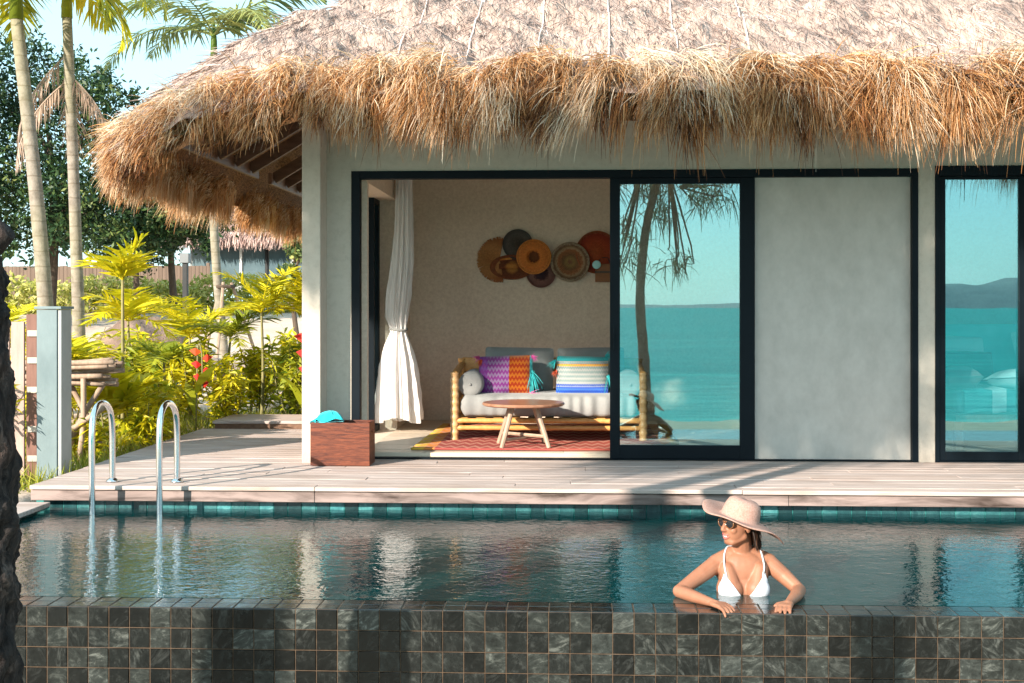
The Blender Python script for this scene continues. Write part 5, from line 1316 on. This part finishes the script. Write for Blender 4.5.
casuarina((-2.12, 4.5, -.9), [(-2.18, 4.5, -1.1), (-2.155, 4.5, -.3), (-2.165, 4.5, .25), (-2.155, 4.5, .68), (-2.18, 4.5, 1.2), (-2.19, 4.5, 1.5), (-2.25, 4.5, 2.0), (-2.45, 4.55, 3.4), (-2.7, 4.6, 4.5)], [.125, .12, .116, .110, .102, .09, .085, .075, .06],
          [], 0, 'furrowed black tree trunk with a broken stub at the picture edge', stub=([(-2.21, 4.5, 1.50), (-2.12, 4.47, 1.55), (-2.05, 4.46, 1.60)], (.075, .04)), nr=260, m=72, rough=.013)
casuarina((1.45, -2.1, -.9), [(1.45, -2.1, -1.1), (1.38, -2.1, .3), (1.30, -2.1, 1.5), (1.42, -2.1, 2.8), (1.62, -2.1, 3.9), (1.7, -2.1, 6)], [.12, .10, .085, .08, .075, .05],
          [((2.1, -2.1, 4.3), (.9, .9, .9)), ((1.2, -2.3, 3.6), (.7, .7, .9)), ((2.5, -2.0, 3.5), (.5, .6, .5)), ((1.8, -2.1, 6.6), (1.6, 1.5, 1.2)), ((1.0, -2.1, 2.5), (.35, .4, .5)), ((2.0, -2.0, 2.4), (.3, .3, .5))], 2400, 'leaning beach casuarina behind the camera mirrored in the door glass', (.25, .6))
# shade trees to the left of the camera: their crowns dapple the facade and the deck
casuarina((-6.6, -.6, -.95), [(-6.6, -.6, -1.1), (-6.6, -.6, 2), (-6.4, -.5, 4.2), (-6.2, -.3, 6.8)], [.2, .17, .14, .07],
          [((-6.1, 0, 6.1), (1.1, .8, .7)), ((-7.0, 0, 6.3), (.7, .7, .75)), ((-5.35, 0, 6.9), (.85, .7, .55)), ((-6.3, 0, 6.95), (1.1, .7, .28)), ((-7.0, .1, 5.4), (.6, .6, .25)), ((-5.35, 0, 6.0), (.5, .6, .45)), ((-8.7, 0, 7.17), (.75, .45, .2)), ((-9.85, 0, 7.15), (.3, .45, .35))], 12500, 'straight beach casuarina left of the camera shading the villa front', (.3, .6))  # two leftmost clumps added to shade the room's back wall and the pilaster
casuarina((-2.75, .2, -.95), [(-2.75, .2, -1.1), (-2.8, .2, 2), (-3.0, .2, 4.2), (-3.5, .2, 5.6)], [.13, .11, .08, .04],
          [((-3.6, .2, 5.55), (.7, .6, .35)), ((-2.7, .3, 5.4), (.6, .6, .35)), ((-1.6, .3, 5.2), (.5, .5, .3))], 1500, 'slimmer beach casuarina beside the straight one, left of the camera', (.3, .6))

# ------------------------------------------------------------------ the woman in the pool
def capsule(g, a, b, ra, rb, n=14):
    a, b = np.array(a, float), np.array(b, float); d = b-a; l = np.linalg.norm(d); d = d/l
    prof = []
    for t in np.linspace(-PI/2, 0, 5): prof.append((ra*math.cos(t)+1e-6, ra*math.sin(t)))
    for k in (1, 2, 3): prof.append((ra+(rb-ra)*k/4, l*k/4))
    for t in np.linspace(0, PI/2, 5): prof.append((rb*math.cos(t)+1e-6, l+rb*math.sin(t)))
    q = Vector((0, 0, 1)).rotation_difference(Vector(d)).to_matrix()
    g.lathe(prof, a, n, rot=q)
def chain(g, pts, rad):
    for i in range(len(pts)-1): capsule(g, pts[i], pts[i+1], rad[i], rad[i+1])
def build_woman():
    W = thing('person', (.905, 6.66, -1.385), 'woman in straw sunhat and white bikini leaning on the pool edge', 'person')
    g = G()
    NB = np.array((.905, 6.665, .005))
    # torso
    for c, r in (((.905, 6.665, -.075), (.145, .080, .10)), ((.905, 6.655, -.17), (.138, .090, .12)), ((.905, 6.665, -.30), (.122, .085, .12)), ((.905, 6.675, -.44), (.130, .09, .12)), ((.905, 6.69, -.56), (.165, .105, .12))):
        g.ell(c, r, None, 24, 16)
    capsule(g, (.765, 6.655, -.035), (.845, 6.67, .002), .046, .048); capsule(g, (1.045, 6.665, -.028), (.96, 6.67, .004), .046, .048)
    capsule(g, (.845, 6.67, .002), (.96, 6.67, .004), .05, .05)
    g.ell((.905, 6.634, -.085), (.130, .056, .12), None, 20, 14)
    # collar bones
    capsule(g, (.79, 6.625, -.016), (.885, 6.602, -.022), .012, .010); capsule(g, (1.03, 6.630, -.012), (.93, 6.602, -.022), .012, .010)
    # bust
    g.ell((.838, 6.583, -.160), (.064, .055, .064), None, 20, 14); g.ell((.970, 6.585, -.157), (.064, .055, .064), None, 20, 14)
    capsule(g, (.82, 6.612, -.06), (.838, 6.583, -.14), .045, .05); capsule(g, (.99, 6.617, -.055), (.970, 6.585, -.14), .045, .05)
    # neck
    HC = np.array((.878, 6.620, .168)); fwd = unit(np.array((-.84, -.52, .02))); rt = unit(np.cross(fwd, (0, 0, 1.))); up = np.cross(rt, fwd)
    capsule(g, NB+np.array((0, .01, -.02)), HC+np.array((.022, .018, -.06)), .053, .050)
    def H(r, f, u): return HC + r*rt + f*fwd + u*up
    rot = Matrix((rt, fwd, up)).transposed()
    g.ell(H(0, -.012, .040), (.074, .092, .078), rot, 24, 16)
    g.ell(H(0, .022, -.012), (.062, .068, .088), rot, 24, 16)
    g.ell(H(0, .048, -.070), (.036, .034, .028), rot, 16, 12)          # chin
    capsule(g, H(.045, .0, -.048), H(.020, .055, -.078), .022, .018); capsule(g, H(-.045, .0, -.048), H(-.020, .055, -.078), .022, .018)
    capsule(g, H(0, .086, .022), H(0, .102, -.012), .009, .012)          # nose
    g.ell(H(.011, .094, -.016), (.008, .010, .007), rot, 10, 8); g.ell(H(-.011, .094, -.016), (.008, .010, .007), rot, 10, 8)
    for s in (-1, 1):
        g.ell(H(s*.036, .060, -.012), (.022, .022, .022), rot, 12, 10)   # cheeks
        capsule(g, H(s*.012, .084, .034), H(s*.045, .066, .036), .009, .008)   # brow
        g.ell(H(s*.074, -.008, .002), (.010, .018, .030), rot, 12, 10)   # ear
    g.ell(H(0, .082, -.040), (.020, .010, .006), rot, 12, 8); g.ell(H(0, .078, -.056), (.018, .010, .007), rot, 12, 8)
    # arms: her right arm (image left)
    eL = (.560, 6.50, -.150); wL = (.705, 6.300, -.160)
    chain(g, [(.765, 6.655, -.040), (.665, 6.585, -.095), eL], [.048, .042, .034])
    chain(g, [eL, (.62, 6.412, -.155), wL], [.035, .033, .021])
    eR = (1.185, 6.56, -.152); wR = (1.090, 6.318, -.160)
    chain(g, [(1.045, 6.665, -.033), (1.12, 6.63, -.095), eR], [.048, .042, .034])
    chain(g, [eR, (1.150, 6.452, -.155), wR], [.035, .033, .021])
    # legs and hips below the water
    for s in (-1, 1):
        chain(g, [(.905+s*.085, 6.69, -.60), (.905+s*.085, 6.68, -.98), (.905+s*.08, 6.70, -1.32)], [.088, .058, .036])
        chain(g, [(.905+s*.08, 6.71, -1.345), (.905+s*.085, 6.60, -1.36)], [.034, .022])
    # hands: palm on the rim, fingers curling over its front edge
    def hand(w, palm_dir, side, s):
        w = np.array(w); pd = unit(np.array(palm_dir)); sd = unit(np.array(side))
        kn = w + pd*.082
        capsule(g, w, w+pd*.03, .020, .020)
        for k in range(4):
            o = (k-1.5)*.019
            capsule(g, w+pd*.018+sd*o*.6, kn+sd*o+np.array((0, 0, .002)), .0135, .0115)
        Ls = (.072, .080, .076, .060)
        for k in range(4):
            o = (k-1.5)*.0205; b = kn+sd*o
            d1 = unit(pd*1.0+sd*o*4+np.array((0, -.25, -.10+.04*(k % 2)))); d2 = unit(d1+np.array((0, -.35, -.55-.1*(k % 2)))); d3 = unit(d2+np.array((0, -.05, -.75)))
            p1 = b+d1*Ls[k]*.42; p2 = p1+d2*Ls[k]*.34; p3 = p2+d3*Ls[k]*.26
            capsule(g, b, p1, .0098, .0090, 10); capsule(g, p1, p2, .0090, .0082, 10); capsule(g, p2, p3, .0082, .0070, 10)
        tb_ = w+pd*.02+sd*s*.018; t1 = tb_+unit(pd*.7+sd*s*.8)*.034; t2 = t1+unit(pd*.95+sd*s*.3+np.array((0, 0, -.15)))*.028
        capsule(g, tb_, t1, .0125, .0105, 10); capsule(g, t1, t2, .0105, .0085, 10)
    hand(wL, (.62, -.78, -.06), (.78, .62, 0), 1)
    hand(wR, (-.42, -.90, -.06), (.90, -.42, 0), -1)
    tmp = g.build('tmp_body', M['skin'], None, True, (0, 0, 0))
    md = tmp.modifiers.new('r', 'REMESH'); md.mode = 'VOXEL'; md.voxel_size = .0042; md.use_smooth_shade = True
    sm = tmp.modifiers.new('s', 'SMOOTH'); sm.factor = .5; sm.iterations = 7
    dg = bpy.context.evaluated_depsgraph_get(); me = bpy.data.meshes.new_from_object(tmp.evaluated_get(dg))
    bpy.data.objects.remove(tmp, do_unlink=True)
    org = ORG[W.name]
    n = len(me.vertices); cov = np.zeros(n*3); me.vertices.foreach_get('co', cov); cov = cov.reshape(-1, 3)
    me.vertices.foreach_set('co', (cov-org).ravel()); me.polygons.foreach_set('use_smooth', np.ones(len(me.polygons), bool)); me.update()
    me.materials.clear(); me.materials.append(M['skin'])
    body = bpy.data.objects.new('body', me); reg(body, W, None)
    # BVH in world coordinates
    tris = [tuple(p.vertices) for p in me.polygons]; bv = BVHTree.FromPolygons([Vector(v) for v in cov], tris)
    # bikini triangles cut from the skin surface
    def cup(tri):
        bm = bmesh.new(); T = np.array(tri); c = T.mean(0)
        lo, hi = T.min(0)-.02, T.max(0)+.02
        used = {}; 
        cen = np.array([np.mean([cov[v] for v in t], 0) for t in tris_np]) if False else None
        for t in sel:
            vs = []
            for v in t:
                if v not in used: used[v] = bm.verts.new(cov[v]-org)
                vs.append(used[v])
            try: bm.faces.new(vs)
            except ValueError: pass
        for i in range(3):
            a, b = T[i], T[(i+1) % 3]; e = b-a; nrm = np.array((e[1], 0, -e[0]))
            if np.dot(nrm[[0, 2]], c-a) > 0: nrm = -nrm
            bmesh.ops.bisect_plane(bm, geom=bm.verts[:]+bm.edges[:]+bm.faces[:], plane_co=Vector((a[0], 6.5, a[1]))-Vector(org), plane_no=Vector(nrm), clear_outer=True)
        bm.normal_update()
        for v in bm.verts: v.co += v.normal*.0035
        m2 = bpy.data.meshes.new('bikini_top'); bm.to_mesh(m2); bm.free(); m2.materials.append(M['bikini'])
        m2.polygons.foreach_set('use_smooth', np.ones(len(m2.polygons), bool))
        o = bpy.data.objects.new('bikini_cup', m2); reg(o, W, None); s_ = o.modifiers.new('s', 'SOLIDIFY'); s_.thickness = .004; s_.offset = 0
    sel = [t for t in tris if (lambda q: 6.43 < q[1] < 6.60 and -.26 < q[2] < -.03 and .72 < q[0] < 1.09)(cov[list(t)].mean(0))]
    cup(((.800, -.072), (.760, -.205), (.893, -.195))); cup(((1.008, -.068), (.918, -.195), (1.052, -.205)))
    def strap(pts, name='bikini_strap', r=.0045):
        out = []
        for p in curve(pts, 24):
            loc, nrm, _, _ = bv.find_nearest(Vector(p)); out.append(np.array(loc)+np.array(nrm)*.004)
        out = np.array(out)
        for _k in range(4): out[1:-1] = (out[:-2]+2*out[1:-1]+out[2:])/4
        g = G(); g.tube(out, r, 6); g.build(name, M['bikini'], W, True)
    strap([(.800, 6.52, -.075), (.795, 6.56, -.03), (.80, 6.60, .02), (.83, 6.68, .05), (.87, 6.72, .06)])
    strap([(1.008, 6.52, -.070), (1.012, 6.57, -.03), (1.005, 6.62, .02), (.98, 6.69, .05), (.94, 6.72, .06)])
    strap([(.760, 6.55, -.195), (.74, 6.64, -.19), (.80, 6.76, -.19), (.905, 6.78, -.19), (1.01, 6.76, -.19), (1.07, 6.65, -.19), (1.05, 6.55, -.195)], 'bikini_band')
    # lips and teeth
    g = G()
    for s, u0, u1, rr in ((1, -.0385, -.040, .0045), (-1, -.056, -.057, .0055)):
        xs = np.linspace(-.026, .026, 11); pts = []
        for x in xs:
            uu = (u0 if s > 0 else u1) + (x/.026)**2*(.006 if s > 0 else .014)
            loc, nrm, _, _ = bv.ray_cast(Vector(H(x, .16, uu)), Vector(-fwd)); pts.append(np.array(loc)+np.array(nrm)*.001 if loc is not None else H(x, .085, uu))
        g.tube(pts, rr*np.sin(np.linspace(.25, PI-.25, 11))**.7, 6)
    g.build('lips', M['lip'], W, True)
    g = G(); P = np.zeros((9, 3, 3))
    for i, x in enumerate(np.linspace(-.014, .014, 9)):
        for j, uu in enumerate((-.0445, -.0470, -.0500)):
            u2 = uu+(x/.026)**2*.009
            loc, nrm, _, _ = bv.ray_cast(Vector(H(x, .16, u2)), Vector(-fwd)); P[i, j] = np.array(loc)+fwd*.002
    g.grid(P, .5); g.build('teeth', M['teeth'], W, True)
    # sunglasses
    sg_ = None
    g = G(); gl = []
    for s in (-1, 1):
        pts = []
        for a in np.linspace(0, 2*PI, 20, endpoint=False):
            x = s*.034+.028*math.cos(a)*(1+.12*math.sin(a)); u_ = .020+.022*math.sin(a); pts.append(H(x, .090-.35*abs(x)**1.6*2.2, u_))
        gl.append(np.array(pts))
    for P in gl:
        g.add(np.vstack([P, P.mean(0)+fwd*.004]), [[(i, (i+1) % 20, 20) for i in range(20)]], .5)
    lens = g.build('sunglasses', M['lens'], W, True)
    g = G()
    for P in gl: g.tube(np.vstack([P, P[:1]]), .0035, 6, caps=False)
    g.tube([H(-.008, .096, .026), H(0, .099, .029), H(.008, .096, .026)], .003, 6)
    for s in (-1, 1): g.tube([H(s*.062, .066, .028), H(s*.076, .03, .026), H(s*.078, -.012, .022)], .0032, 6)
    g.build('frame', M['tortoise'], lens, True)
    # hair: cap under the hat plus a bob falling behind the ear
    g = G()
    g.ell(H(0, -.024, .020), (.074, .080, .070), rot, 20, 14, rnd=.3)
    g.build('hair', M['hair'], W, True)
    n = 1500; th = R.uniform(.55*PI, 1.62*PI, n); rr_ = 0.066+.014*R.rand(n)
    P0 = np.array([H(r_*math.cos(t_+PI/2)*1.04*1.0, -.018+r_*math.sin(t_+PI/2)*1.0-.0, .035-.05*R.rand()) for t_, r_ in zip(th-PI/2+PI/2, rr_)])
    rel = P0-HC; fc = rel@fwd
    k = fc < -.012; P0 = P0[k]; n = len(P0)
    D = unit(unit((P0-HC)*np.array((1, 1, 0)))*.35+np.array((0, 0, -1.))[None]+R.randn(n, 3)*.06); rn = R.rand(n)
    g = G(); g.strips(ribbons(P0, D, 0.085+.035*R.rand(n), .006+.004*R.rand(n), np.full(n, .8), 5, rn), rn); g.build('hair', M['hair'], W)
    # hat: crown and wide wavy brim, tilted down to the image right
    hc = np.array((.888, 6.627, .212))
    nrm = unit(np.array((.30, -.06, .95)))
    q = Vector((0, 0, 1)).rotation_difference(Vector(nrm)).to_matrix(); Q = np.array(q)
    na = 72; a = np.arange(na)*2*PI/na
    rows = [(1e-4, .101), (.035, .100), (.064, .096), (.082, .084), (.092, .058), (.098, .022), (.101, .002), (.112, -.003), (.13, -.004), (.165, -.004), (.20, -.006), (.226, -.010), (.230, -.013)]
    P = np.zeros((len(rows), na, 3))
    for i, (r_, h_) in enumerate(rows):
        b = max(0, (r_-.102)/.114); wob = b**1.5*(.020*np.cos(2*a+2.4)-.026*np.cos(a-.2)+.006*np.sin(5*a))
        ex = 1.0
        P[i] = np.stack([r_*np.cos(a)*ex+.022*b, r_*np.sin(a)*.97, h_+wob-.0*b], 1)@Q.T+hc
    g = G(); g.grid(P, .5, closed=True); g.build('sunhat', M['hat'], W, True, solid=.005)
    return W
build_woman()
